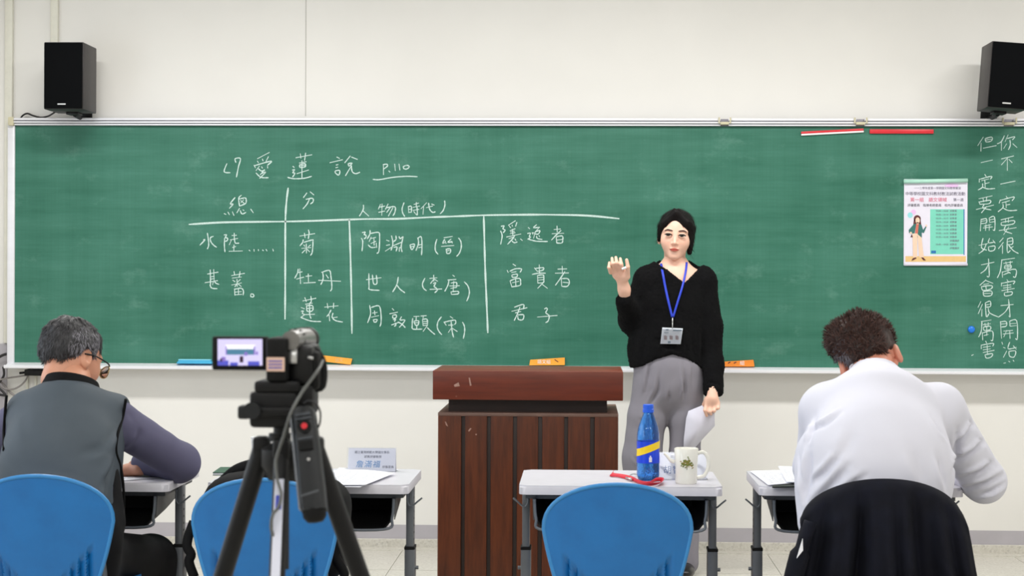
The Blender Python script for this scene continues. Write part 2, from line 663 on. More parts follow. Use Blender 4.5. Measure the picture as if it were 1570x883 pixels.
# ---- handwriting, stroke by stroke.  Each region: photograph offset x, y, zoom; then one string per character, strokes parted by ';'
HAND = [
 (330, 225, 9.8125, [
  "175,255 135,375 225,390", "310,235 300,180 380,178 350,300 320,455",
  "635,180 815,85;635,215 650,240;710,185 720,212;800,150 765,218;590,285 845,215 785,278;585,278 605,315;665,290 615,358;698,300 710,322;788,295 790,322;650,330 695,365 745,350;740,345 680,420;615,395 690,460 800,465;690,405 760,380 670,475",
  "1215,165 1455,120;1280,105 1290,170;1360,95 1345,205;1265,245 1370,225;1270,270 1278,312 1355,300 1350,255 1270,270;1272,288 1350,280;1230,405 1405,350;1305,210 1305,465;1170,295 1188,312;1162,352 1195,345 1168,392 1200,400 1165,455;1090,460 1180,480 1330,475 1450,445"]),
 (490, 225, 9.8125, [
  "260,155 300,175;155,240 345,195;250,275 280,268;245,315 275,308;230,375 250,360 305,360 290,425 250,405 230,375;460,140 380,240;480,155 570,190;430,260 445,290 490,245 430,255;480,285 390,435;480,285 490,370 540,405 605,385",
  "960,265 962,420;955,270 1010,262 1022,290 965,335", "1046,368 1054,376", "1130,260 1140,360", "1195,260 1208,350",
  "1300,280 1262,300 1270,330 1310,335 1345,310 1340,285 1300,280", "805,490 900,495 1100,460 1300,445 1470,450"]),
 (330, 285, 8.722, [
  "265,155 200,240 240,240 190,300;120,370 145,382;170,350 190,385;230,345 250,395;350,125 315,165 325,270;325,175 400,160 415,190 405,235 325,270;340,195 385,230;380,185 345,225;325,300 290,360;335,330 360,375 410,355;370,320 385,330;475,310 510,360",
  "1225,95 1180,155;1270,80 1320,120;1215,180 1300,165 1310,210 1275,240;1260,175 1230,240 1175,305"]),
 (540, 295, 9.8125, [
  "170,190 165,260 110,355;165,280 250,355",
  "425,180 395,250;400,225 490,205;400,300 490,280;450,175 445,345;540,175 500,255;520,230 640,215 645,290 615,350;610,235 545,355;575,225 520,300",
  "780,155 752,240 760,310 790,360",
  "845,210 850,305;848,215 890,210 890,300;850,255 890,250;850,300 890,298;930,180 1000,160;965,150 965,215;915,225 1015,205;915,270 1005,255;975,220 980,335 955,320;930,290 940,305",
  "1120,155 1035,245;1075,215 1065,330;1115,230 1210,205;1150,160 1165,250 1210,300 1250,290;1195,175 1235,190",
  "1390,125 1395,190 1370,270 1325,320"]),
 (295, 345, 11.214, [
  "258,140 275,250 280,350 258,410;190,255 215,255 130,345;360,195 310,220 320,290 370,350 415,380",
  "545,170 590,170 565,215 605,225 600,265 565,280;555,225 550,350 560,460;680,180 760,175;720,140 722,250;650,255 780,230;670,260 635,340;725,255 740,310 800,310;690,385 745,370;715,340 712,450;630,452 860,445",
  "980,435 986,440;1060,425 1062,445;1135,420 1137,442;1212,433 1216,436;1270,425 1280,440;1385,420 1390,440"]),
 (300, 405, 14.27, [
  "260,215 490,175;320,125 325,400 320,470 360,525 470,535;395,115 405,370;345,275 410,265;345,325 410,315;205,405 480,360;385,390 370,450;415,385 450,420 510,440",
  "785,250 1070,200;840,160 855,240;970,160 960,240 950,290;800,305 1000,280;815,350 860,385;975,335 920,390;790,455 1005,410;905,330 910,490;900,430 860,495;930,430 1000,490;850,540 860,680;850,550 990,525 1045,580 1040,675;860,670 1010,660;870,610 1000,600;935,545 940,660",
  "1205,660 1210,710 1260,715 1275,680 1240,650 1205,660"]),
 (440, 345, 16.05, [
  "315,270 685,210;430,200 445,310;530,120 545,200 525,335;400,360 385,430 320,510;420,425 625,365 640,400 630,600 615,690 580,745;415,490 440,520;580,490 520,540;365,575 590,555;475,465 480,690;450,610 375,685;500,600 560,660"]),
 (440, 400, 16.53, [
  "285,205 270,300 200,435;275,300 385,275;245,460 425,410;325,200 345,575;480,390 630,375;540,330 545,530;430,560 720,545",
  "905,290 920,400 905,500 860,595;880,290 1075,240 1115,400 1135,600 1130,720 1100,760;990,350 1050,435;800,490 1360,515"]),
 (445, 445, 14.71, [
  "285,240 580,180;330,165 365,255;465,135 475,250 440,290;345,315 500,290;370,340 385,470 500,460 505,350 385,350;385,410 500,400;435,310 440,540 470,635;320,550 550,540;245,390 320,415;250,475 295,465 275,520 320,550 240,610;235,610 400,675 520,700 690,705",
  "775,380 1080,350;835,295 850,405;980,290 975,405;920,445 870,540 825,590;880,560 890,690;965,515 945,600 985,660 1060,695 1180,715;1060,605 960,620"]),
 (545, 345, 14.27, [
  "150,165 215,155 190,210 230,220 230,270 190,300;130,290 160,360 145,565;320,115 315,200 260,300;330,185 500,160 530,250 515,560 470,620;345,265 300,360;345,295 440,270;340,405 445,355;405,300 410,440;280,435 345,490 440,485;455,395 465,490",
  "680,330 735,350;675,445 750,430;655,570 780,490;790,235 820,400 780,550;885,235 890,310 840,360;820,455 1000,380;955,250 980,300 1040,255 1020,360 1000,480 1020,585;840,490 910,480 890,570;960,490 960,575;965,500 1000,490",
  "1195,435 1225,535 1270,500 1290,420 1200,430;1215,475 1270,465;1365,280 1380,400 1325,555;1365,290 1440,260 1455,480 1445,655;1385,435 1455,425;1385,495 1455,480"]),
 (650, 350, 17.66, [
  "350,300 310,440 310,600 380,700",
  "545,255 770,220;560,300 505,400 560,385;575,345 600,410;735,290 650,380 770,360;740,345 770,400;475,490 810,465;605,560 625,680 710,660 715,560 620,560;635,610 690,600",
  "940,265 1000,360 1010,520 960,670 890,755"]),
 (545, 410, 16.53, [
  "275,310 650,260;340,155 345,480 360,560 605,580;430,190 460,410 545,400 530,200",
  "1085,245 1050,430 945,620;1055,450 1130,550 1250,640"]),
 (640, 410, 16.06, [
  "185,265 125,400 150,510 220,570",
  "305,270 480,255;400,190 405,340;395,300 325,395;420,290 500,340;390,395 455,375 410,465 460,500;310,540 600,530;470,510 490,560 430,620",
  "870,190 910,220;750,310 950,295;775,320 750,440 675,585;830,385 960,370 965,480;795,455 1035,450;820,515 960,490;895,340 880,590;825,600 840,665;830,600 1000,590 1000,650 840,665",
  "1155,355 1240,450 1280,590 1260,720 1215,825"]),
 (550, 460, 14.27, [
  "240,115 260,300 195,495;280,160 440,125 485,280 490,480 465,575;300,285 405,270;345,235 355,325;280,375 440,340;320,430 340,480 385,475 400,425 325,430",
  "735,185 770,225;680,300 850,265;745,330 750,395 815,385 820,325 745,330;755,430 810,420 780,470;720,545 870,490;800,500 815,550 780,570;935,365 900,430;910,440 1010,440 950,530 890,595;860,480 950,530 1015,600",
  "1205,360 1325,355;1180,400 1170,560 1190,635 1385,635;1260,365 1255,440;1210,465 1240,545 1300,540 1310,455 1215,460;1225,500 1310,495;1270,545 1270,630;1360,350 1480,340;1415,350 1405,420;1395,430 1410,560;1400,425 1495,420 1505,545;1410,470 1500,465;1410,515 1500,510;1410,560 1505,550;1500,560 1410,685;1505,605 1580,680 1667,752"]),
 (645, 475, 17.66, [
  "560,190 470,320 450,470 500,590 570,670",
  "800,180 870,230;630,330 690,415;640,335 800,295 930,280 950,350 920,395;755,415 880,410;825,310 840,480 860,620 890,740;820,510 750,610;860,500 990,585",
  "1135,335 1185,450 1190,600 1155,775"]),
 (755, 335, 13.08, [
  "175,155 235,150 210,205 255,235 215,285;165,250 195,350 165,515;460,45 320,135;335,145 365,185;395,130 400,155;490,80 465,155;455,205 355,245;400,215 410,330;365,270 440,255;355,305 455,285;285,370 570,310;330,405 440,365;440,330 420,390 305,515;455,415 465,430;395,455 440,485 495,470;565,410 600,440",
  "725,185 740,200;705,300 760,295 740,360 765,375 710,415;710,410 880,455 1105,460;885,125 825,185 945,175;940,180 860,265;800,285 840,290;855,270 950,240 920,310 860,310;860,270 825,395;800,290 810,310;885,350 900,400 995,420;930,340 945,360",
  "1235,220 1365,210;1295,150 1300,275;1195,305 1430,295;1375,240 1290,320 1185,430;1280,380 1290,490;1285,365 1400,350 1410,430 1390,490 1290,490;1300,430 1395,420"]),
 (770, 395, 13.65, [
  "225,135 280,170;105,265 125,310;160,285 270,235 390,230 400,260 375,305;195,310 290,295;205,360 215,410 305,400 310,345 205,360;165,490 205,615;165,485 280,440 370,440 385,510 370,580 210,610;215,525 350,495;280,460 285,590",
  "675,215 735,285;700,225 860,210 850,260 740,285;775,150 780,320;630,350 760,325 905,325;740,370 745,530;745,370 860,365 870,450 860,520 745,530;755,420 860,410;755,470 860,460;850,530 745,640;840,560 945,640",
  "1165,240 1350,235;1255,180 1260,310;1110,325 1390,320;1310,290 1220,430 1115,575;1235,450 1245,590;1240,440 1370,440 1405,520 1360,600 1250,600;1270,515 1380,525"]),
 (775, 460, 16.53, [
  "230,180 455,110 450,230;160,285 545,195;250,325 390,290;365,180 310,330 225,515;310,400 330,490 430,500 465,430 450,370 320,375",
  "990,225 1040,200 1060,240 1020,320 1085,370 1110,420 1080,530 1020,570;810,430 1310,390"]),
 (1490, 200, 8.825, [
  "155,90 80,205;125,170 122,280;180,115 195,155 265,140 270,90 180,110;190,130 262,118;155,240 330,205",
  "440,70 400,150 345,180;400,150 400,270;490,60 450,150;475,110 580,85 550,125;515,130 520,200 495,260;470,180 430,245;555,180 610,230",
  "125,435 280,400", "400,385 565,345;480,375 400,465;480,380 480,540;500,390 545,435",
  "175,595 195,625;100,655 100,700;110,660 265,620 250,660;130,680 230,655;175,670 180,770;180,720 235,705;145,720 140,770 85,805;140,765 210,790 310,785",
  "390,725 585,685"]),
 (1490, 290, 8.825, [
  "95,130 275,90;150,120 160,170;200,110 195,165;95,170 110,205;95,175 245,150 235,195 110,205;60,275 295,215;165,210 150,255 260,280;200,235 130,320",
  "465,95 480,120;385,145 370,190;390,150 570,105 545,155;410,185 510,155;460,170 465,250;465,215 515,205;420,205 420,250 355,305;420,255 500,290 610,285",
  "125,405 115,565;130,410 195,400 195,455 130,465;130,435 190,425;235,395 240,450;235,390 305,375 310,545 285,550;240,415 300,405;240,450 300,440;165,500 260,480;155,525 280,510;190,480 185,560;235,475 235,560",
  "395,415 560,375;455,405 455,450;495,395 495,450;400,450 410,490 560,470 565,425 400,450;370,560 600,520;460,490 440,560 540,600;500,510 430,615",
  "150,665 130,790 200,825;95,760 215,735;195,740 160,820 95,870;240,665 225,725 310,715;285,690 315,730;225,780 235,835 300,825 310,770 225,780",
  "425,660 375,715;425,720 360,805;415,760 415,870;480,670 480,850 520,830;480,675 545,660 550,740 485,750;485,710 545,700;500,760 560,830 630,870;560,775 520,800"]),
 (1490, 385, 8.825, [
  "130,185 300,150;225,105 235,330 205,340;225,175 185,250 120,300",
  "400,120 580,95;405,120 385,270 345,360;430,165 550,145;460,145 465,180;520,135 520,175;445,195 450,240 525,230 525,190 445,195;450,215 525,210;485,180 490,300;410,280 415,355;410,285 590,245 590,350 560,345;430,320 500,290 520,300",
  "190,390 110,460;195,400 285,435;160,450 230,440;130,475 150,530 260,510 265,465 130,480;190,480 195,520;155,545 165,605 260,600 265,540 155,545;165,575 258,570",
  "475,385 490,410;400,430 400,475;405,435 575,405 560,445;420,470 530,455;425,500 530,485;405,535 575,505;480,440 485,560;440,560 450,605 535,590 540,550 440,560"]),
 (1480, 460, 8.83, [
  "210,20 172,98;232,55 175,185;225,125 222,220;270,40 285,225 320,180;270,40 335,15 340,85 280,95;275,68 335,55;310,110 330,175 445,228",
  "480,75 650,60;585,-10 605,215 590,215;590,80 540,160 450,230",
  "215,290 350,270;225,290 215,420 180,500;240,335 340,320;265,315 270,350;310,305 310,345;245,365 255,410 335,400 335,355 245,365;290,350 290,480;230,440 235,540;235,445 365,420 370,540 345,545;255,480 310,465",
  "275,555 290,585;215,610 215,660;220,610 375,585 370,625;240,640 340,625;240,675 340,660;240,710 390,680;295,610 300,740;265,740 285,785 350,770 365,725 265,740",
  "475,290 490,520;480,295 550,290 555,350 490,365;485,325 550,320;600,285 605,350;600,285 695,280 705,520 680,520;605,320 690,315;605,355 690,345;520,420 640,410;510,460 650,445;560,410 520,500;600,410 605,520",
  "495,570 505,600;515,640 540,650;515,775 560,690;600,570 580,660 690,640;650,620 690,665;590,700 600,760 660,770 680,690 590,695",
  "520,855 545,850;590,830 598,835;650,818 655,825", "85,750 110,738"]),
 (0, 0, 1.0, [
  "441.8,288.4 439,312 437.6,340 437.4,400 437.3,450 437,489", "290,344 340,341 400,340 450,339.4 510,337.5 560,335.8 610,335.4 660,333 700,331.6 742,330 800,329.2 847,329.2 901.7,330.6 949,335.2",
  "535.5,337.2 537,380 538.6,444 539.6,511", "741.7,331.5 743,380 744.2,420 746,462 748,510"]),
]


def ribbon(bm, pts, wd, y):
    pts = smooth_path([Vector((p.x, 0, p.z)) for p in pts], 4)
    n = len(pts)
    L, R = [], []
    for i, p in enumerate(pts):
        a, c = pts[max(0, i - 1)], pts[min(n - 1, i + 1)]
        t = (c - a)
        t = t.normalized() if t.length > 1e-9 else Vector((1, 0, 0))
        nn = Vector((-t.z, 0, t.x))
        ww = wd * (0.5 + 0.10 * math.sin(i * 1.7 + p.x * 90)) * (0.72 if i in (0, n - 1) else 1.0)
        if i == 0:
            p = p - t * wd * 0.25
        if i == n - 1:
            p = p + t * wd * 0.25
        L.append(bm.verts.new((p.x + nn.x * ww, y, p.z + nn.z * ww)))
        R.append(bm.verts.new((p.x - nn.x * ww, y, p.z - nn.z * ww)))
    for i in range(n - 1):
        bm.faces.new((L[i], R[i], R[i + 1], L[i + 1]))


for ri, (ox, oy, k, chars) in enumerate(HAND):
    for ci, s in enumerate(chars):
        b = NB()
        right = ox >= 1480
        wd = 0.0055 if not right else 0.0046
        if k == 1.0:
            wd = 0.0085
        yy = BY - 0.0008
        for si, st in enumerate(s.split(';')):
            pts = [tuple(float(q) for q in t.split(',')) for t in st.split()]
            pp = [P(ox + x / k, oy + y / k, BY) for x, y in pts]
            if len(pp) == 2 and (pp[0] - pp[1]).length < 0.006:
                dd = (pp[1] - pp[0]).normalized() * 0.002
                pp = [pp[0] - dd, pp[1] + dd]
            ribbon(b, pp, wd, yy - 0.00004 * si)
        nm = 'chalk_line' if k == 1.0 else 'chalk_character'
        obj(nm, b, M['chalk'], root)

# ---- magnetic strips, poster, magnet, ledge labels
M['red'] = plain('red_plastic', (214, 40, 52), 0.35, var=0.04)
M['white'] = plain('white_plastic', (240, 240, 240), 0.4, var=0.02)
a, c = P(1228, 205, BY), P(1324, 200, BY)
ang = math.atan2(c.z - a.z, c.x - a.x)
t = thing('magnetic_strip', 'slim red and white magnetic ruler strip under the top rail of the board', 'magnet', ((a.x + c.x) / 2, BY, (a.z + c.z) / 2))
L = (c - a).length
R = Matrix.Rotation(-ang, 3, 'Y')
b = NB()
box(b, R @ Vector((0, -0.005, 0.004)) + t.location, (L, 0.01, 0.012), 0.003, rot=R)
obj('red_edge', b, M['red'], t, 0.6)
b = NB()
box(b, R @ Vector((0, -0.006, -0.006)) + t.location, (L, 0.012, 0.009), 0.003, rot=R)
obj('white_edge', b, M['white'], t, 0.6)
b = NB()
a, c = P(1333, 201, BY), P(1431, 202.5, BY)
bx(b, a.x, c.x, BY - 0.012, BY, (a.z + c.z) / 2 - 0.011, (a.z + c.z) / 2 + 0.011, 0.003)
tag(obj('magnetic_strip', b, M['red'], None, 0.6), 'plain bright red magnetic strip right of the red and white one', 'magnet')

M['bluemag'] = plain('blue_plastic', (26, 120, 225), 0.25, var=0.03)
c = P(1489, 505, BY)
b = NB()
lathe(b, [(0.0, 0.0), (0.0155, 0.0), (0.0175, 0.004), (0.0165, 0.011), (0.012, 0.0155), (0.0, 0.017)], (0, 0, 0), 20)
bmesh.ops.rotate(b, cent=(0, 0, 0), matrix=Matrix.Rotation(PI / 2, 3, 'X'), verts=b.verts)
bmesh.ops.translate(b, vec=(c.x, BY, c.z), verts=b.verts)
tag(obj('round_magnet', b, M['bluemag'], None, True), 'round blue magnet left of the vertical chalk writing', 'magnet')

# poster
M['paper'] = plain('poster_paper', (226, 222, 236), 0.6, var=0.01)
M['mint'] = plain('mint_print', (120, 208, 186), 0.6, var=0.02)
M['mintroll'] = plain('mint_roll', (176, 224, 206), 0.5, var=0.02)
M['ink'] = plain('grey_ink', (118, 112, 130), 0.7, var=0.02)
M['inkd'] = plain('dark_ink', (70, 72, 84), 0.7, var=0.02)
M['redink'] = plain('rose_ink', (226, 120, 145), 0.7, var=0.02)
M['skinp'] = plain('printed_beige', (238, 205, 180), 0.7, var=0.02)
M['gold'] = plain('printed_gold', (226, 190, 130), 0.7, var=0.02)
M['teal'] = plain('printed_teal', (52, 110, 105), 0.7, var=0.02)
M['brown'] = plain('printed_brown', (92, 42, 44), 0.7, var=0.02)
M['rose'] = plain('printed_rose', (205, 110, 95), 0.7, var=0.02)
M['blueprint'] = plain('printed_blue', (38, 110, 175), 0.7, var=0.02)
M['lilac'] = plain('printed_lilac', (228, 190, 232), 0.7, var=0.02)
M['skyp'] = plain('printed_sky', (150, 215, 222), 0.7, var=0.02)
PY = BY - 0.004


def pp(x, y):                      # poster zoom coordinates -> board
    return P(1370 + x / 5.515, 260 + y / 5.515, PY)


A, B = pp(90, 80), pp(622, 812)
t = thing('poster', 'small printed lesson poster with a green timetable and a drawn woman', 'poster', ((A.x + B.x) / 2, BY, B.z))
b = NB()
bx(b, A.x, B.x, PY, BY, B.z, A.z)
obj('sheet', b, M['paper'], t)
b = NB()
tube(b, [pp(84, 102) + Vector((0, -0.0095, 0)), pp(622, 92) + Vector((0, -0.0095, 0))], 0.010, 12)
obj('rolled_edge', b, M['mintroll'], t, True)
b = NB()
tube(b, [pp(90, 803) + Vector((0, -0.003, 0)), pp(624, 803) + Vector((0, -0.003, 0))], 0.006, 12)
obj('bottom_roll', b, M['paper'], t, True)
lay = [0]


def patch(polys, mat, name='print'):
    lay[0] += 1
    b = NB()
    yy = PY - 0.0002 - 0.00012 * lay[0]
    for poly in polys:
        vs = []
        for x, y in poly:
            q = pp(x, y)
            vs.append(b.verts.new((q.x, yy, q.z)))
        b.faces.new(vs)
    return obj(name, b, mat, t)


def ell(cx, cy, rx, ry, n=18, a0=0, a1=2 * PI):
    return [(cx + rx * math.cos(a0 + (a1 - a0) * i / n), cy + ry * math.sin(a0 + (a1 - a0) * i / n)) for i in range(n)]


def pr(x0, y0, x1, y1):
    return [(x0, y0), (x1, y0), (x1, y1), (x0, y1)]


patch([pr(310, 335, 592, 715)], M['mint'], 'timetable')
patch([pr(592, 335, 600, 722)], M['blueprint'], 'print')
patch([pr(100, 732, 612, 780)], M['gold'], 'print')
patch([ell(168, 360, 22, 22)], M['lilac'])
patch([ell(140, 385, 22, 24)], M['skyp'])
patch([ell(490, 135, 60, 16)], M['lilac'])
patch([pr(318, 685, 358, 708)], M['blueprint'])
# printed figure
patch([ell(200, 415, 30, 30), [(172, 420), (228, 420), (234, 470), (166, 470)]], M['brown'])
patch([ell(203, 430, 19, 26), [(195, 445), (212, 445), (214, 470), (192, 470)]], M['skinp'])
patch([[(190, 460), (216, 460), (214, 540), (182, 540)]], M['rose'])
patch([[(172, 460), (192, 458), (176, 545), (130, 535), (128, 510)], [(214, 458), (236, 468), (250, 510), (272, 478), (278, 484), (256, 536), (238, 532), (238, 575), (200, 575)]], M['teal'])
patch([[(160, 540), (202, 540), (198, 742), (164, 742)], [(202, 545), (236, 575), (256, 742), (216, 742)], ell(146, 535, 9, 9), ell(276, 474, 7, 9)], M['skinp'])
patch([[(150, 770), (162, 750), (190, 742), (194, 750), (170, 764)], [(232, 742), (250, 742), (274, 768), (252, 768)], [(142, 572), (152, 545), (164, 572)]], M['brown'])
tx = lambda s, size, x, y, mat, al='CENTER', off=0.0: text_mesh('lettering', s, size, Vector((pp(x, y).x, PY - 0.0022, pp(x, y).z)), mat, t, align=al, offset=off)
tx('一一二學年度第一學期國文科教學實習', 0.0135, 370, 158, M['ink'])
tx('中等學校國文科教材教法試教活動', 0.0195, 352, 206, M['ink'])
tx('第一組　語文領域', 0.0225, 295, 257, M['redink'])
tx('第一週', 0.017, 548, 257, M['ink'])
tx('評審委員　指導老師委員　校內評審委員', 0.0150, 352, 303, M['inkd'])
for i in range(11):
    y = 350 + i * 31.5
    tx(('10:%02d—10:%02d  試教者' % (5 * i, 5 * i + 5)) if i not in (8, 10) else '　　　　　　　評審講評', 0.0115, 445, y, M['ink'])


# wedge-shaped labels standing on the ledge
def ledge_label(label, mat, poly, seg_text=None, cat='label', nm='magnetic_label', thick=0.012):
    yb = BY - 0.002
    b = NB()
    pts = []
    for x, y in poly:
        q = P(x, y, yb)
        pts.append(Vector((q.x, yb, q.z)))
    cx = sum(p.x for p in pts) / len(pts)
    cz = min(p.z for p in pts)
    r = thing(nm, label, cat, (cx, yb, cz))
    prism(b, pts, (0, -thick, 0))
    bmesh.ops.bevel(b, geom=list(b.edges), offset=0.0015, segments=1, affect='EDGES')
    obj('plate', b, mat, r, 0.5)
    return r, yb - thick


M['orange'] = plain('orange_plastic', (246, 168, 62), 0.4, var=0.05)
M['orange2'] = plain('deep_orange_plastic', (240, 140, 48), 0.4, var=0.05)
M['cyan'] = plain('cyan_plastic', (70, 178, 222), 0.3, var=0.03)
M['cyan_l'] = plain('pale_cyan_plastic', (130, 215, 240), 0.3, var=0.03)
r, yy = ledge_label('orange label tilted on the ledge right of the camcorder', M['orange'], [(490, 544), (540.5, 549.8), (538, 559), (495, 554)])
text_mesh('lettering', '國文', 0.02, (P(520, 552.5, yy).x, yy - 0.0006, P(520, 552.5, yy).z), M['gold'], r)
r, yy = ledge_label('orange wedge label on the ledge above the lectern', M['orange'], [(811.5, 560), (813, 551.5), (866, 548), (866, 559.6)])
text_mesh('lettering', '語文組', 0.022, (P(834, 555, yy).x, yy - 0.0006, P(834, 555, yy).z), M['white'], r)
b = NB()
q = P(853, 553, yy)
box(b, (q.x, yy - 0.0004, q.z), (0.022, 0.0008, 0.004), rot=Matrix.Rotation(0.6, 3, 'Y'))
obj('slash_mark', b, M['brown'], r)
r, yy = ledge_label('deep orange label on the ledge right of the standing woman', M['orange2'], [(1108, 562), (1108, 554.5), (1155, 551.5), (1156.5, 562)])
text_mesh('lettering', '組', 0.024, (P(1138, 557, yy).x, yy - 0.0006, P(1138, 557, yy).z), M['white'], r)
b = NB()
for px in (1118, 1127):
    q = P(px, 556, yy)
    box(b, (q.x, yy - 0.0004, q.z), (0.014, 0.0008, 0.005), rot=Matrix.Rotation(-0.5, 3, 'Y'))
obj('slash_mark', b, M['brown'], r)
# flat cyan box lying on the ledge
yb = BY - 0.004
pts = [P(x, y, yb) for x, y in [(272, 558.5), (277, 550.5), (324, 550.5), (329, 558.5)]]
r = thing('chalk_box', 'flat pale blue plastic chalk box on the ledge left of the camcorder', 'box', (P(300, 558, yb).x, yb, GBm))
zb = GBm + 0.002
pts = [Vector((p.x, yb, zb if i in (0, 3) else p.z)) for i, p in enumerate(pts)]
b = NB()
prism(b, pts, (0, -0.035, 0))
bmesh.ops.bevel(b, geom=list(b.edges), offset=0.003, segments=2, affect='EDGES')
obj('box_body', b, M['cyan'], r, 0.6)
b = NB()
bx(b, pts[1].x - 0.004, pts[2].x + 0.004, yb - 0.037, yb - 0.004, pts[1].z - 0.004, pts[1].z + 0.001, 0.001)
obj('lid_edge', b, M['cyan_l'], r)

# ================================================================ speakers
M['spk_cloth'] = plain('black_grille_cloth', (9, 10, 12), 0.9, var=0.1, scale=300, bump=0.4, spec=0.08)
M['spk_body'] = plain('dark_vinyl', (56, 52, 53), 0.45, var=0.08, scale=40, spec=0.3)
M['silver'] = plain('silver', (200, 200, 200), 0.3, 0.6)
M['blackplastic'] = plain('black_plastic', (12, 12, 14), 0.45, var=0.1, spec=0.35)
M['black_matte'] = plain('black_matte_plastic', (9, 9, 10), 0.65, var=0.1, spec=0.25)
M['cable'] = plain('black_cable', (30, 28, 30), 0.5)
M['greycable'] = plain('grey_cable', (135, 130, 128), 0.5)


def speaker(label, fx0, fx1, fy0, fy1, Y, depth, tilt):
    a, c = P(fx0, fy1, Y), P(fx1, fy0, Y)
    wd, h = c.x - a.x, c.z - a.z
    r = thing('speaker', label, 'speaker', ((a.x + c.x) / 2, Y + depth / 2, a.z), 0)
    b = NB()
    bx(b, -wd / 2, wd / 2, -depth / 2 + 0.012, depth / 2, 0, h, 0.004)
    obj('cabinet', b, M['spk_body'], r, 0.6, world=False)
    b = NB()
    bx(b, -wd / 2 + 0.003, wd / 2 - 0.003, -depth / 2, -depth / 2 + 0.013, 0.003, h - 0.003, 0.005)
    g = obj('grille', b, M['spk_cloth'], r, 0.6, world=False)
    b = NB()
    bx(b, -0.026, 0.014, -depth / 2 - 0.002, -depth / 2, 0.020, 0.027, 0.001)
    obj('badge', b, M['silver'], r, world=False)
    b = NB()
    bx(b, -0.03, 0.03, depth / 2 - 0.09, depth / 2 - 0.01, -0.012, 0.0, 0.002)
    tube(b, [(0, depth / 2 - 0.04, -0.008), (0, depth / 2 + 0.05, -0.015), (0, -(Y + depth / 2) - 0.004 if False else abs(Y + depth / 2) + depth / 2 - 0.006 - 0.0, -0.015)], 0.012, 8)
    yw = abs(Y) - depth / 2
    bx(b, -0.04, 0.04, yw - 0.012, yw - 0.001, -0.02, 0.06, 0.002)
    obj('wall_bracket', b, M['blackplastic'], r, 0.6, world=False)
    r.rotation_euler = (0, tilt, 0)
    return r


speaker('black loudspeaker above the left end of the chalkboard', 66, 127, 64, 167, -0.38, 0.245, 0)
speaker('black loudspeaker leaning above the right end of the chalkboard', 1514, 1576, 64, 166, -0.40, 0.235, math.radians(4.2))
b = NB()
yc = -0.03
tube(b, smooth_path([P(30, 184, yc), P(35, 177, yc), P(42, 174, yc), P(50, 177, yc), P(62, 180, yc), P(74, 178, yc - 0.05), P(84, 172, yc - 0.12)]), 0.0045, 8)
tag(obj('speaker_cable', b, M['cable'], None, True), 'thin black cable looping under the left loudspeaker', 'cable')

# ================================================================ lectern
m = NT('mahogany')
v = m.coords((9, 9, 0.8))
g = m.noise(v, 5.0, 6, 0.65)
base = m.ramp(g, [(0.25, lin((60, 26, 10))), (0.55, lin((90, 42, 18))), (0.8, lin((106, 53, 24)))])
m.col(base)
m.set(Roughness=0.42)
m.b.inputs['Specular IOR Level'].default_value = 0.3
M['wood_v'] = m.m
m = NT('mahogany_crossgrain')
v = m.coords((0.8, 9, 9))
g = m.noise(v, 5.0, 6, 0.65)
sp = m.ramp(m.noise(m.coords((1, 1, 1)), 26, 2, 0.5), [(0.74, (0, 0, 0, 1)), (0.80, (0.5, 0.5, 0.5, 1))])
base = m.mix(sp, m.ramp(g, [(0.25, lin((82, 29, 13))), (0.55, lin((106, 40, 19))), (0.8, lin((120, 48, 24)))]), lin((170, 140, 122)))
m.col(base)
m.set(Roughness=0.34)
M['wood_h'] = m.m
M['wood_dark'] = plain('dark_groove_wood', (38, 20, 14), 0.5, var=0.1)
LY = -1.97
tl, tr = P(663.5, 568, LY - 0.02), P(955.5, 570, LY - 0.02)
bl = P(663.5, 612.5, LY - 0.02)
ztop = (tl.z + tr.z) / 2
zb_ = bl.z
lec = thing('lectern', 'dark reddish wooden lectern with seven vertical planks left of the woman', 'lectern', ((tl.x + tr.x) / 2, LY + 0.27, 0))
b = NB()
bx(b, tl.x, tr.x, LY - 0.02, LY + 0.42, zb_, ztop, 0.003)
obj('top', b, M['wood_h'], lec, 0.5)
nl, nr = P(689, 620, LY + 0.1).x, P(930.5, 620, LY + 0.1).x
zbod = P(810, 633.3, LY).z
b = NB()
bx(b, nl, nr, LY + 0.06, LY + 0.38, zbod, zb_)
obj('neck', b, M['wood_dark'], lec)
x0, x1 = P(671.3, 640, LY).x, P(948, 640, LY).x
b = NB()
bx(b, x0 + 0.011, x1 - 0.011, LY + 0.012, LY + 0.54, 0.0, zbod - 0.004, 0.002)
obj('cabinet', b, M['wood_dark'], lec, 0.5)
b = NB()
bx(b, x0, x1, LY + 0.002, LY + 0.545, zbod - 0.014, zbod, 0.002)
obj('ledge', b, plain('dusty_wood', (108, 82, 72), 0.5, var=0.12, scale=12), lec, 0.5)
edges = [(108, 288), (318, 488), (518, 690), (722, 885), (918, 1088), (1118, 1290), (1325, 1508)]
for a, c in edges:
    xa, xb = P(650 + a / 5.065, 700, LY).x, P(650 + c / 5.065, 700, LY).x
    b = NB()
    bx(b, xa, xb, LY, LY + 0.014, 0.012, zbod - 0.013, 0.0025)
    obj('plank', b, M['wood_v'], lec, 0.5)
for s, xx in ((1, x0), (-1, x1)):
    b = NB()
    bx(b, xx, xx + s * 0.012, LY + 0.012, LY + 0.53, 0.012, zbod - 0.015, 0.002)
    obj('side_panel', b, M['wood_v'], lec, 0.5)
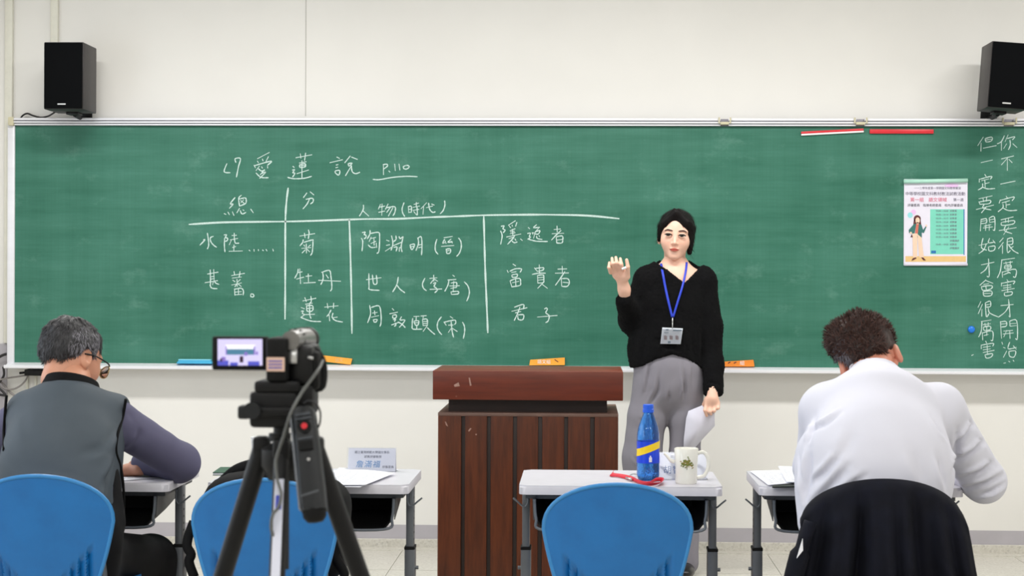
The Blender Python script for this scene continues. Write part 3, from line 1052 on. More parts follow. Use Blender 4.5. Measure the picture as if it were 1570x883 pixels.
# chalk smudges rubbed onto the wood
M['smudge'] = plain('chalk_smudge', (176, 140, 128), 0.9, var=0.1, scale=80)
for pts in ([(696, 590), (703, 586), (705, 592), (697, 593)], [(718.5, 579), (720.5, 579), (723, 591), (720.5, 591.5)]):
    b = NB()
    q = [P(x, y, LY - 0.02) for x, y in pts]
    prism(b, [Vector((p.x, LY - 0.02, p.z)) for p in q], (0, -0.0006, 0))
    obj('chalk_smudge', b, M['smudge'], lec)
for pts in ([(682, 646), (684, 647), (687, 654), (684, 652)], [(718, 660), (721, 656), (723, 657), (719, 662)], [(729, 665), (731, 665), (731, 667), (729, 667)]):
    b = NB()
    q = [P(x, y, LY) for x, y in pts]
    prism(b, [Vector((p.x, LY, p.z)) for p in q], (0, -0.0006, 0))
    obj('chalk_smudge', b, M['smudge'], lec)

# ================================================================ desks
M['desktop'] = plain('pale_grey_desktop', (206, 204, 212), 0.38, var=0.02, scale=20)
M['steel'] = plain('grey_steel', (104, 108, 114), 0.4, 0.35, var=0.03)
M['steel_d'] = plain('dark_steel', (70, 74, 80), 0.45, 0.3, var=0.03)
M['tub'] = plain('black_tub_plastic', (9, 9, 11), 0.55, var=0.1, spec=0.2)
M['tubrim'] = plain('grey_tub_rim', (104, 110, 118), 0.35, 0.2)
M['tubside'] = plain('grey_tub_side', (72, 74, 76), 0.45, 0.1)
DW, DD, DZ0, DZ1 = 0.618, 0.46, 0.689, 0.717


def make_desk(label):
    t = thing('school_desk', label, 'desk', (0, 0, 0), 0, 'adjustable school desks facing the chalkboard')
    b = NB()
    # slab with rounded corners in plan
    r = 0.024
    pts = []
    for cx, cy, a0 in ((DW / 2 - r, DD / 2 - r, 0), (-DW / 2 + r, DD / 2 - r, PI / 2), (-DW / 2 + r, -DD / 2 + r, PI), (DW / 2 - r, -DD / 2 + r, 1.5 * PI)):
        for i in range(6):
            a = a0 + PI / 2 * i / 5
            pts.append(Vector((cx + r * math.cos(a), cy + r * math.sin(a), DZ0)))
    prism(b, pts, (0, 0, DZ1 - DZ0))
    es = [e for e in b.edges if abs(e.verts[0].co.z - e.verts[1].co.z) < 1e-6 and e.verts[0].co.z > DZ0 + 0.01]
    bmesh.ops.bevel(b, geom=es, offset=0.007, segments=3, affect='EDGES')
    obj('desktop', b, M['desktop'], t, 1.3, world=False)
    b = NB()
    for y in (-0.17, 0.17):
        bx(b, -0.285, 0.285, y - 0.012, y + 0.012, DZ0 - 0.018, DZ0 - 0.001)
    bx(b, -0.29, -0.26, -0.19, 0.19, DZ0 - 0.016, DZ0 - 0.001)
    bx(b, 0.26, 0.29, -0.19, 0.19, DZ0 - 0.016, DZ0 - 0.001)
    obj('frame', b, M['steel_d'], t, world=False)
    # tub: open at the front
    b = NB()
    z0, z1 = 0.578, DZ0 - 0.016
    y0, y1 = -0.205, 0.13
    W = 0.262
    sec = [(-W, z1), (-W + 0.006, z0 + 0.03), (-W + 0.03, z0), (W - 0.03, z0), (W - 0.006, z0 + 0.03), (W, z1)]
    A = [b.verts.new((x, y0, z)) for x, z in sec]
    Bv = [b.verts.new((x * 0.93, y1, z1 - (z1 - z) * 0.85)) for x, z in sec]
    for i in range(5):
        b.faces.new((A[i], A[i + 1], Bv[i + 1], Bv[i]))
    b.faces.new(Bv)
    o = obj('tub', b, M['tub'], t, world=False)
    solidify(o, 0.005)
    b = NB()
    tube(b, smooth_path([(-W, y0, z1), (-W + 0.005, y0, z0 + 0.035), (-W + 0.03, y0, z0), (0, y0, z0 - 0.001), (W - 0.03, y0, z0), (W - 0.005, y0, z0 + 0.035), (W, y0, z1)], 6), 0.0045, 8)
    obj('tub_rim', b, M['tubrim'], t, True, world=False)
    for s in (-1, 1):
        b = NB()
        prism(b, [Vector((s * (W + 0.004), y0 + 0.004, z1)), Vector((s * (W + 0.001), y0 + 0.004, z0 + 0.03)), Vector((s * 0.247, y1, z0 + 0.05)), Vector((s * 0.249, y1, z1))], (s * 0.003, 0, 0))
        obj('tub_side', b, M['tubside'], t, world=False)
    for s in (-1, 1):
        b = NB()
        x = s * 0.294
        bx(b, x - 0.0115, x + 0.0115, -0.026, 0.026, 0.30, DZ0 - 0.001, 0.003)
        lg = obj('leg', b, M['steel'], t, 0.6, world=False)
        b = NB()
        for k in range(7):
            z = 0.52 + k * 0.022
            box(b, (x + s * 0.0117, 0, z), (0.001, 0.006, 0.006))
        obj('height_hole', b, M['black_matte'], lg, world=False)
        b = NB()
        bx(b, x - 0.0155, x + 0.0155, -0.031, 0.031, 0.03, 0.492, 0.003)
        sl = obj('leg_sleeve', b, M['steel'], t, 0.6, world=False)
        b = NB()
        bx(b, x - 0.0165, x + 0.0165, -0.032, 0.032, 0.490, 0.500, 0.002)
        obj('sleeve_collar', b, M['black_matte'], sl, world=False)
        b = NB()
        tube(b, [(x + s * 0.014, 0.0, 0.43), (x + s * 0.026, 0.0, 0.43)], 0.006, 10)
        obj('clamp_bolt', b, M['steel'], sl, 0.6, world=False)
        b = NB()
        bx(b, x - 0.018, x + 0.018, -0.22, 0.22, 0.0, 0.03, 0.006)
        obj('foot_bar', b, M['steel_d'], t, 0.6, world=False)
        b = NB()
        tube(b, smooth_path([(x - s * 0.006, -0.03, 0.672), (x - s * 0.006, -0.034, 0.64), (x + s * 0.006, -0.036, 0.628), (x + s * 0.028, -0.036, 0.645), (x + s * 0.040, -0.036, 0.655)], 5), 0.0028, 8)
        obj('bag_hook', b, M['tubrim'], t, True, world=False)
    b = NB()
    bx(b, -0.28, 0.28, 0.05, 0.075, 0.20, 0.235, 0.004)
    obj('cross_bar', b, M['steel_d'], t, 0.6, world=False)
    return t


dk = make_desk('grey school desk before the lectern with a blue bottle on it')
DY = -3.27
dk.location = (0.115, DY, 0)
dk2 = dup(dk, (-0.839, DY - 0.02, 0), 0, 'grey school desk behind the tripod, with papers and a name plate')
dk3 = dup(dk, (-1.574, DY - 0.02, 0), 0, 'grey school desk where the man in the grey vest leans')
dk4 = dup(dk, (0.846, DY + 0.03, 0), 0, 'grey school desk where the man in the white shirt writes')

# ================================================================ chairs
m = NT('blue_plastic_shell')
v = m.coords()
m.col(m.ramp(m.noise(v, 9, 4), [(0.3, lin((12, 98, 163))), (0.7, lin((17, 108, 176)))]))
m.set(Roughness=0.36)
m.bump(m.noise(v, 700, 3), 0.15, 0.0006)
M['chair'] = m.m
M['chair_rim_lit'] = plain('blue_rim_highlight', (48, 128, 190), 0.3, var=0.03)  # same plastic as the shell; the rim's highlight is painted in as lighter blue
CZT = 0.785
CZM = 0.655


def chair_hw(z):
    if z >= CZM:
        q = min(1.0, (z - CZM) / (CZT - CZM))
        return 0.203 * max(0.0, 1 - q ** 2.3) ** 0.5
    q = (CZM - z)
    return 0.203 - 0.16 * q - 0.55 * q * q


def chair_y(x, z):
    return -0.215 - 0.10 * (z - 0.42) + 0.9 * x * x + 0.35 * max(0, 0.50 - z) ** 1.5


def make_chair(label):
    t = thing('plastic_chair', label, 'chair', (0, 0, 0), 0, 'blue plastic chairs at the school desks')
    b = NB()

    def fn(u, v):
        z = 0.42 + (CZT - 0.42) * (1 - (1 - v) ** 1.8)
        if v == 1:
            z = CZT - 1e-5
        x = (u * 2 - 1) * chair_hw(z)
        y = chair_y(x, z)
        zs = 0.598 - (0.152 - abs(x)) * 1.05
        if 0.02 < abs(x) < 0.154 and z < zs:
            k = min(1.0, (zs - z) / 0.02)
            y += 0.017 * k * (((0.154 - abs(x)) / 0.0235) % 1.0)
        return Vector((x, y, z))
    grid(b, 240, 60, fn)
    bmesh.ops.remove_doubles(b, verts=b.verts, dist=1e-5)
    o = obj('backrest', b, M['chair'], t, 0.5, world=False)
    solidify(o, 0.006, 0)
    b = NB()
    path = []
    zz = [0.42 + (CZM - 0.42) * i / 8 for i in range(9)]
    lft = [Vector((-chair_hw(z), chair_y(chair_hw(z), z), z)) for z in zz]
    arc = []
    for i in range(1, 24):
        a = PI - PI * i / 24
        cx = math.cos(a)
        q = max(0.0, 1 - cx * cx) ** (1 / 2.3)
        x, z = 0.203 * cx, CZM + (CZT - CZM) * q
        arc.append(Vector((x, chair_y(x, z), z)))
    path = lft + arc + [Vector((-p.x, p.y, p.z)) for p in lft[::-1]]
    tube(b, path, 0.0062, 8)
    obj('back_rim', b, M['chair_rim_lit'], t, True, world=False)
    b = NB()

    def fs(u, v):
        x = (u * 2 - 1)
        y = v * 2 - 1
        k = 1 / max(1.0, (abs(x) ** 5 + abs(y) ** 5) ** 0.2)
        x, y = x * k, y * k
        return Vector((x * 0.205, 0.005 + y * 0.205, 0.432 + 0.012 * (x * x) - 0.02 * max(0, y - 0.6) ** 2 * 3 + 0.03 * max(0, -y - 0.7)))
    grid(b, 24, 24, fs)
    o = obj('seat', b, M['chair'], t, True, world=False)
    solidify(o, 0.008, 0)
    for s in (-1, 1):
        b = NB()
        tube(b, smooth_path([(s * 0.155, -0.150, 0.56), (s * 0.16, -0.145, 0.50), (s * 0.17, -0.125, 0.415), (s * 0.18, 0.10, 0.41), (s * 0.185, 0.17, 0.39), (s * 0.20, 0.20, 0.02)], 5), 0.011, 8)
        obj('leg', b, M['steel'], t, True, world=False)
        b = NB()
        tube(b, [(s * 0.178, -0.10, 0.405), (s * 0.20, -0.22, 0.02)], 0.011, 8)
        obj('leg', b, M['steel'], t, True, world=False)
        for y in (0.20, -0.22):
            b = NB()
            lathe(b, [(0.0, 0), (0.015, 0), (0.015, 0.03), (0.0, 0.03)], (s * 0.20, y, 0), 10)
            obj('foot_cap', b, M['black_matte'], t, world=False)
    b = NB()
    tube(b, [(-0.18, 0.12, 0.405), (0.18, 0.12, 0.405)], 0.009, 8)
    tube(b, [(-0.18, -0.12, 0.405), (0.18, -0.12, 0.405)], 0.009, 8)
    obj('stretcher', b, M['steel_d'], t, True, world=False)
    return t


ch = make_chair('blue plastic chair, empty, pulled up to the desk before the lectern')


def chair_at(px, py_top, d):
    Y = CAM_Y + d
    p = P(px, py_top, Y)
    return (p.x, Y + 0.25, 0), p.z


loc, z_ = chair_at(947.5, 745, 4.90)
ch.location = loc
print('chair z', z_, [chair_at(*q)[1] for q in ((57, 731.5, 5.0), (402, 737, 4.97), (1355, 740, 5.0))])
ch2 = dup(ch, chair_at(402, 737, 4.94)[0], 0, 'blue plastic chair with a black backpack on it, behind the tripod')
ch3 = dup(ch, chair_at(57, 731, 4.98)[0], 0, 'blue plastic chair under the man in the grey vest')
ch4 = dup(ch, chair_at(1357, 742, 5.02)[0], 0, 'blue plastic chair under the man in white, hidden by a dark jacket')

# ---- jacket over the fourth chair
m = NT('navy_cloth')
v = m.coords()
m.col(m.ramp(m.noise(v, 14), [(0.3, lin((10, 11, 20))), (0.7, lin((16, 18, 31)))]))
m.set(Roughness=0.85)
m.b.inputs['Specular IOR Level'].default_value = 0.2
m.bump(m.noise(v, 900, 2), 0.2, 0.0006)
M['navy'] = m.m
jc = ch4.location


def jk(u, v):
    """v=0 behind the backrest top (desk side), over the top at v=.18, then down the camera side"""
    s = u * 2 - 1
    if v < 0.18:
        z = 0.63 + (CZT + 0.012 - 0.63) * (v / 0.18) ** 0.8
        hw = 0.205
    else:
        q = (v - 0.18) / 0.82
        z = (CZT + 0.012) - (CZT + 0.012 - 0.22) * q
        hw = None
    # the draped sheet follows the rounded top: drop each column to the height of the arc
    hwz = 0.222
    arc = CZM + (CZT + 0.012 - CZM) * max(0.0, 1 - min(1, abs(s * 0.99)) ** 2.1) ** 0.46
    if v < 0.18:
        z = 0.60 + (arc - 0.60) * (v / 0.18) ** 0.8
        x = s * hwz
        y = -0.215 - 0.10 * (z - 0.42) + 0.9 * x * x * 0.8 + 0.020
    else:
        q = (v - 0.18) / 0.82
        z = arc - (arc - 0.22) * q
        drop = max(0, CZM + 0.05 - z)
        x = s * (hwz + 0.02 * min(1, drop * 5) + 0.085 * drop)
        x += 0.006 * math.sin(z * 14 + s * 3) * q
        fold = 0.5 * math.sin(s * 9.0 + 0.8) + 0.33 * math.sin(s * 17 + 2.0 + z * 3) + 0.25 * math.sin(s * 29 + 1.0) + 0.5 * math.exp(-((s + 0.05) / 0.10) ** 2)
        y = -0.215 - 0.10 * (max(z, 0.45) - 0.42) + 0.7 * min(x * x, 0.045) - 0.030 * (1 if q > 0.05 else q / 0.05) - (0.014 + 0.034 * min(1, q * 2.5)) * (fold + 0.6) * min(1, q * 6)
    return Vector((x, y, z)) + jc


b = NB()
grid(b, 120, 60, jk)
jacket = thing('jacket', 'dark navy jacket draped over the chair back behind the man in white', 'jacket', (jc.x, jc.y - 0.25, 0.2))
o = obj('jacket_body', b, M['navy'], jacket, True)
solidify(o, 0.006, 0)
# a sleeve hanging at the left and the turned-out pale lining tip
b = NB()
p0, p1, p2, p3 = P(1243, 800, -3.98), P(1226, 850, -3.99), P(1213, 905, -3.98), P(1208, 960, -3.97)
tube(b, smooth_path([p0, p1, p2, p3], 6), [0.030] * 6 + [0.045] * 6 + [0.05] * 7, 14, flat=0.6)
obj('sleeve', b, M['navy'], jacket, True)
b = NB()
q = [P(x, y, -3.975) for x, y in [(1226, 820), (1226.5, 838), (1217, 850), (1221, 836)]]
prism(b, [Vector((p.x, -4.045, p.z)) for p in q], (0, 0.004, 0))
M['linen'] = plain('white_cotton', (232, 232, 238), 0.9, var=0.02)
obj('lining_tip', b, M['linen'], jacket)

# ---- backpack on chair 2
M['bag'] = plain('black_nylon', (10, 10, 12), 0.75, var=0.15, scale=60, bump=0.3, spec=0.2)
bc = ch2.location
bag = thing('backpack', 'black backpack slumped on the second chair behind the tripod', 'bag', (bc.x, bc.y, 0.445))
b = NB()


def bagf(u, v):
    a = u * 2 * PI
    z = v
    sx, sy = 0.215, 0.125
    prof = (1 - abs(2 * v - 1) ** 4) ** 0.4 if 0 < v < 1 else 0.0
    ex = abs(math.cos(a)) ** 0.7 * math.copysign(1, math.cos(a))
    ey = abs(math.sin(a)) ** 0.7 * math.copysign(1, math.sin(a))
    top = 0.385 - 0.20 * max(0, -ex * sx - 0.02) - 0.05 * max(0, ex)
    return Vector((bc.x + sx * ex * prof + 0.004 * math.sin(9 * v + a * 3), bc.y + 0.00 + sy * ey * prof + 0.006 * math.sin(a * 5 + v * 9), 0.445 + z * top + 0.004 * math.sin(a * 4)))


grid(b, 41, 20, bagf)
bmesh.ops.remove_doubles(b, verts=b.verts, dist=1e-4)
obj('bag_body', b, M['bag'], bag, True)
for off in (0.0, 0.03):
    b = NB()
    tube(b, smooth_path([P(338, 747 - off * 200, -3.74), P(362, 724 - off * 120, -3.76), P(395, 712 - off * 60, -3.76), P(440, 707 - off * 60, -3.76), P(488, 720, -3.74)], 6), 0.008, 8, flat=2.0)
    obj('seam_piping', b, M['bag'], bag, True)
b = NB()
tube(b, smooth_path([P(406, 714, -3.73), P(414, 695, -3.73), P(432, 692, -3.73), P(446, 712, -3.73)], 6), 0.007, 8, flat=2)
obj('grab_handle', b, M['bag'], bag, True)
for pts in ([(297, 800), (289, 822), (287, 838), (293, 850), (290, 862), (298, 885)], [(505, 800), (520, 830), (514, 852), (528, 880), (520, 900)]):
    b = NB()
    tube(b, smooth_path([P(x, y, -3.85) for x, y in pts], 5), 0.007, 6, flat=2.2)
    obj('shoulder_strap', b, M['bag'], bag, True)

# ================================================================ things on the desks
M['sheetpaper'] = plain('white_paper', (236, 238, 246), 0.7, var=0.01)
M['paperink'] = plain('pale_print', (170, 172, 182), 0.8, var=0.02)
TOP = DZ1


def sheet(label, pts, z, lift=0.0, name='paper_sheet', cat='paper', rules=True, group=None, parent=None):
    """a sheet of paper lying on the desk, corners from the photograph on the plane z"""
    q = [PZ(x, y, z) for x, y in pts]
    r = thing(name, label, cat, (sum(p.x for p in q) / 4, sum(p.y for p in q) / 4, z), 0, group)
    b = NB()

    def f(u, v):
        p = (q[0] * (1 - u) + q[1] * u) * (1 - v) + (q[3] * (1 - u) + q[2] * u) * v
        return p + Vector((0, 0, lift * (math.sin(u * PI) * 0.4 + u * u * 0.6) * (0.4 + 0.6 * v)))
    grid(b, 9, 9, f)
    o = obj('sheet', b, M['sheetpaper'], r, True)
    solidify(o, 0.0012, 1)
    if rules:
        b = NB()
        for i in range(9):
            v0 = 0.12 + i * 0.085
            for k in range(6):
                u0 = 0.10 + k * 0.13
                u1 = u0 + 0.11
                vs = [b.verts.new(f(u, v) + Vector((0, 0, 0.0016))) for u, v in ((u0, v0), (u1, v0), (u1, v0 + 0.02), (u0, v0 + 0.02))]
                b.faces.new(vs)
        obj('printed_lines', b, M['paperink'], r)
    return r


sheet('open white papers on the desk under the grey-vested man\'s arm', [(150, 741), (243, 733), (222, 713), (150, 712)], TOP + 0.001)
sheet('loose top sheet of the papers on the desk behind the tripod', [(497, 744), (560, 744), (606, 726), (520, 717)], TOP + 0.006, 0.003)
sheet('wider lower sheet of the papers on the desk behind the tripod', [(478, 746), (552, 747.5), (592, 728), (500, 720)], TOP + 0.001, 0.002)
sheet('white printed sheet on the left corner of the white-shirted man\'s desk', [(1178, 744), (1236, 740), (1222, 722), (1150, 722.5)], TOP + 0.004, 0.004)
sheet('curled upper sheet beside the white-shirted man\'s left sleeve', [(1206, 739), (1245, 742), (1240, 718), (1193, 715)], TOP + 0.009, 0.004)
# dark folder below those sheets
q = [PZ(x, y, TOP) for x, y in [(1184, 748), (1240, 747), (1240, 735), (1190, 735)]]
b = NB()
prism(b, q, (0, 0, 0.0035))
tag(obj('folder', b, M['blackplastic']), 'thin black folder below the papers of the man in white', 'folder')
# green notebook
M['greenbook'] = plain('dark_green_cover', (42, 82, 62), 0.5, var=0.05)
q = [PZ(x, y, TOP) for x, y in [(326, 729), (362, 729), (368, 720.5), (338, 720.5)]]
r = thing('notebook', 'dark green notebook on the back left corner of the desk behind the tripod', 'book', (sum(p.x for p in q) / 4, sum(p.y for p in q) / 4, TOP))
b = NB()
prism(b, [p + Vector((0, 0, 0.008)) for p in q], (0, 0, 0.002))
prism(b, q, (0, 0, 0.002))
obj('cover', b, M['greenbook'], r)
b = NB()
prism(b, [p * 0.97 + (sum(q, Vector()) / 4) * 0.03 + Vector((0, 0, 0.002)) for p in q], (0, 0, 0.006))
obj('page_block', b, M['sheetpaper'], r)
# paper cup
M['cup'] = plain('white_cup', (235, 236, 236), 0.35, var=0.01)
p = PZ(401, 728, TOP)
r = thing('paper_cup', 'white cup standing on the desk behind the tripod crown', 'cup', (p.x, p.y, TOP))
b = NB()
lathe(b, [(0.0, 0.0), (0.026, 0.0), (0.034, 0.120), (0.032, 0.120), (0.025, 0.006), (0, 0.006)], (0, 0, 0), 28)
obj('cup_body', b, M['cup'], r, 0.6, world=False)
b = NB()
tube(b, [Vector((0.0335 * math.cos(a), 0.0335 * math.sin(a), 0.120)) for a in [2 * PI * i / 24 for i in range(24)]], 0.0018, 6, closed=True)
obj('rim', b, M['cup'], r, True, world=False)

# ---- name plates: bent clear-acrylic tents with a printed card
M['card'] = plain('name_card', (240, 240, 249), 0.35, var=0.01)
M['blueink'] = plain('blue_handwriting', (96, 158, 214), 0.6, var=0.04)
M['greyink'] = plain('small_grey_print', (120, 122, 140), 0.6, var=0.02)
m = NT('clear_acrylic')            # thin clear sheet: lets the light straight through, with a surface sheen
tb = m.n('ShaderNodeBsdfTransparent')
tb.inputs[0].default_value = (0.97, 0.98, 1.0, 1)
gb = m.n('ShaderNodeBsdfGlossy')
gb.inputs['Roughness'].default_value = 0.12
fr_ = m.n('ShaderNodeFresnel')
fr_.inputs[0].default_value = 1.4
mx = m.n('ShaderNodeMixShader')
m.l(fr_.outputs[0], mx.inputs[0])
m.l(tb.outputs[0], mx.inputs[1])
m.l(gb.outputs[0], mx.inputs[2])
m.l(mx.outputs[0], m.o.inputs[0])
M['acrylic'] = m.m


def name_plate(label, x0, x1, ytop, ybase):
    a = PZ(x0, ybase, TOP)
    c = PZ(x1, ybase, TOP)
    yf = (a.y + c.y) / 2
    h = P((x0 + x1) / 2, ytop, yf + 0.02).z - TOP
    r = thing('name_plate', label, 'sign', ((a.x + c.x) / 2, yf + 0.02, TOP))
    wd = c.x - a.x
    lean = 0.022
    b = NB()
    prism(b, [Vector((-wd / 2, -lean, 0.001)), Vector((wd / 2, -lean, 0.001)), Vector((wd / 2, 0.0, h)), Vector((-wd / 2, 0.0, h))], (0, 0.0012, 0))
    prism(b, [Vector((-wd / 2, lean, 0.001)), Vector((wd / 2, lean, 0.001)), Vector((wd / 2, 0.0, h)), Vector((-wd / 2, 0.0, h))], (0, 0.0012, 0))
    obj('card', b, M['card'], r, world=False)
    b = NB()
    prism(b, [Vector((-wd / 2 - 0.004, -lean - 0.003, 0)), Vector((wd / 2 + 0.004, -lean - 0.003, 0)), Vector((wd / 2 + 0.004, -0.002, h + 0.003)), Vector((-wd / 2 - 0.004, -0.002, h + 0.003))], (0, -0.0012, 0))
    bx(b, -wd / 2 - 0.004, wd / 2 + 0.004, -lean - 0.003, lean + 0.003, 0.0, 0.0009)
    obj('holder', b, M['acrylic'], r, world=False)
    ang = math.atan2(lean, h)
    return r, wd, h, ang, lean


def plate_text(r, s, size, u, v, wd, h, ang, lean, mat, **kw):
    loc = wpos(r) + Vector((wd * u, -lean * (1 - v) - 0.0009, h * v))
    return text_mesh('lettering', s, size, loc, mat, r, rot=(PI / 2 - ang, 0, 0), **kw)


r, wd, h, ang, lean = name_plate('name plate with large blue characters on the desk behind the tripod', 533, 606, 687, 723)
plate_text(r, '國立臺灣師範大學國文學系', 0.0095, 0.0, 0.82, wd, h, ang, lean, M['greyink'])
plate_text(r, '試教評審教授', 0.0095, 0.02, 0.63, wd, h, ang, lean, M['greyink'])
plate_text(r, '詹滿福', 0.0250, -0.08, 0.30, wd, h, ang, lean, M['blueink'], shear=0.15, spacing=1.2)
plate_text(r, '評審委員', 0.0095, 0.35, 0.20, wd, h, ang, lean, M['greyink'])
r, wd, h, ang, lean = name_plate('name plate half hidden between the blue bottle and the mug', 1011, 1083, 694, 735)
plate_text(r, '胡智惠', 0.0270, -0.13, 0.34, wd, h, ang, lean, plain('navy_handwriting', (72, 112, 176), 0.6), spacing=1.15)
plate_text(r, '國立臺灣師範大學', 0.0095, 0.0, 0.84, wd, h, ang, lean, M['greyink'])

# ---- bottle
m = NT('blue_pet_bottle')
m.set(Roughness=0.05, IOR=1.12)
m.b.inputs['Transmission Weight'].default_value = 0.88
m.col(lin((72, 158, 252)))
m.b.inputs['Coat Weight'].default_value = 0.6
m.b.inputs['Coat Roughness'].default_value = 0.05
m.b.inputs['Specular IOR Level'].default_value = 0.8
m.bump(m.noise(m.coords((1, 1, 0.6)), 120, 2), 0.7, 0.004)
M['pet'] = m.m
M['cap'] = plain('blue_cap', (24, 92, 220), 0.35, var=0.03)
M['labelblue'] = plain('royal_blue_label', (22, 66, 214), 0.3, var=0.04)
M['labelyellow'] = plain('yellow_label_band', (244, 208, 32), 0.35, var=0.03)
p = PZ(993.5, 736, TOP)
bo = thing('bottle', 'tall blue plastic soda bottle with a yellow diagonal band on its label', 'bottle', (p.x, p.y, TOP))
S = 2750 / (p.y - CAM_Y)
hb = (736 - 620) / S * 1.0
rb = 17.3 / S
b = NB()
prof = [(0.0, 0.004), (rb * 0.62, 0.0), (rb * 0.9, 0.003), (rb, 0.018), (rb, 0.07), (rb * 0.97, 0.095), (rb, 0.12), (rb * 0.97, 0.145), (rb * 0.84, 0.168), (rb * 0.62, 0.19), (rb * 0.45, 0.206), (rb * 0.40, 0.214)]
lathe(b, [(r_, z * hb / 0.236) for r_, z in prof], (0, 0, 0), 40)
obj('bottle_body', b, M['pet'], bo, True, world=False)
b = NB()
lathe(b, [(0.0, hb * 0.895), (rb * 0.50, hb * 0.895), (rb * 0.50, hb * 0.935), (rb * 0.47, hb * 0.94), (rb * 0.47, hb * 0.995), (rb * 0.42, hb), (0, hb)], (0, 0, 0), 28)
obj('cap', b, M['cap'], bo, 0.5, world=False)
lz0, lz1 = hb * (736 - 709) / 116, hb * (736 - 676) / 116


def brad(z):
    z = z * 0.236 / hb
    for (r0, z0), (r1, z1) in zip(prof[:-1], prof[1:]):
        if z0 <= z <= z1 and z1 > z0:
            return r0 + (r1 - r0) * (z - z0) / (z1 - z0)
    return rb


b = NB()
grid(b, 41, 10, lambda u, v: Vector(((brad(lz0 + (lz1 - lz0) * v) + 0.0007) * math.cos(2 * PI * u), (brad(lz0 + (lz1 - lz0) * v) + 0.0007) * math.sin(2 * PI * u), lz0 + (lz1 - lz0) * v)))
bmesh.ops.remove_doubles(b, verts=b.verts, dist=1e-5)
lb = obj('label', b, M['labelblue'], bo, True, world=False)
b = NB()


def band(u, v):
    a = PI + 0.15 + (PI - 0.3) * u           # across the camera-facing side
    xx = math.cos(a)
    z = lz0 + (lz1 - lz0) * (0.30 + 0.40 * (xx * 0.5 + 0.5) + 0.34 * v)
    r_ = brad(z) + 0.0014
    return Vector((r_ * xx, r_ * math.sin(a), z))


grid(b, 24, 4, band)
yb_ = obj('label_band', b, M['labelyellow'], lb, True, world=False)
b = NB()
for i in range(3):
    for j in range(4):
        a = 1.5 * PI + 0.10 + 0.07 * i
        z = lz0 + (lz1 - lz0) * (0.10 + 0.075 * j)
        if (i, j) in ((0, 3), (2, 3)):
            continue
        box(b, ((rb + 0.001) * math.cos(a), (rb + 0.001) * math.sin(a), z), (0.004, 0.0012, 0.0042))
obj('label_emblem', b, M['white'], lb, world=False)
text_mesh('lettering', 'C‑plus', 0.010, wpos(lb) + Vector((-0.012, -rb * 0.93 - 0.0022, lz0 + (lz1 - lz0) * 0.58)), M['brown'], lb, rot=(PI / 2, -0.36, -0.30)) if False else None

# ---- mug
M['mug'] = plain('cream_porcelain', (236, 234, 224), 0.18, var=0.01)
M['leaf'] = plain('olive_print', (112, 124, 52), 0.4, var=0.15, scale=200)
M['leaf2'] = plain('ochre_print', (160, 128, 70), 0.4, var=0.15, scale=200)
p = PZ(1052, 741, TOP)
S = 2750 / (p.y - CAM_Y)
mg = thing('mug', 'white porcelain mug with a small olive tree print beside the bottle', 'mug', (p.x, p.y, TOP))
hm = 54 / S
rt, rbm = 18.5 / S, 16.5 / S
b = NB()
lathe(b, [(0, 0.0), (rbm * 0.93, 0.0), (rbm, 0.004), (rbm * 1.02, hm * 0.5), (rt, hm - 0.002), (rt - 0.0015, hm), (rt - 0.0035, hm - 0.002), (rbm - 0.004, 0.008), (0, 0.006)], (0, 0, 0), 40)
obj('mug_body', b, M['mug'], mg, 0.9, world=False)
b = NB()
tube(b, smooth_path([(rt - 0.002, 0, hm * 0.86), (rt + 0.016, 0, hm * 0.88), (rt + 0.030, 0, hm * 0.70), (rt + 0.030, 0, hm * 0.45), (rt + 0.017, 0, hm * 0.22), (rbm - 0.001, 0, hm * 0.17)], 6), 0.0045, 10, flat=1.3)
obj('handle', b, M['mug'], mg, True, world=False)
b = NB()
tube(b, smooth_path([(-rt + 0.001, 0, hm * 0.60), (-rt - 0.012, 0, hm * 0.66), (-rt - 0.024, 0, hm * 0.79), (-rt - 0.031, 0, hm * 0.84)], 6), [0.006] * 6 + [0.005] * 6 + [0.004] * 7, 10)
obj('spout', b, M['mug'], mg, True, world=False)
random.seed(3)
for mat, n in ((M['leaf'], 60), (M['leaf2'], 26)):
    b = NB()
    for i in range(n):
        u, v = random.gauss(0, 0.30), random.gauss(0, 0.045)
        a = 1.5 * PI + u * 0.9
        z = hm * (0.60 + v * 1.2) + 0.35 * abs(u) * -0.01
        r_ = rbm * 1.02 + (rt - rbm * 1.02) * max(0, (z / hm - 0.5) * 2) + 0.0006
        s = random.uniform(0.0012, 0.0026)
        c = Vector((r_ * math.cos(a), r_ * math.sin(a), z))
        tdir = Vector((-math.sin(a), math.cos(a), 0))
        vs = [b.verts.new(c + tdir * s * math.cos(q_) * 1.5 + Vector((0, 0, 1)) * s * math.sin(q_)) for q_ in [i_ * PI / 3 for i_ in range(6)]]
        b.faces.new(vs)
    if mat is M['leaf']:
        for k in range(2):
            z0 = hm * 0.42
            c = Vector((0, -rbm * 1.02 - 0.0007, z0))
            vs = [b.verts.new(c + Vector(q_)) for q_ in ((-0.0008, 0, 0), (0.0008, 0, 0), (0.0018 * (1 if k else -1), 0, hm * 0.16), (0.0002, 0, hm * 0.14))]
            b.faces.new(vs)
    obj('tree_print', b, mat, mg, world=False)

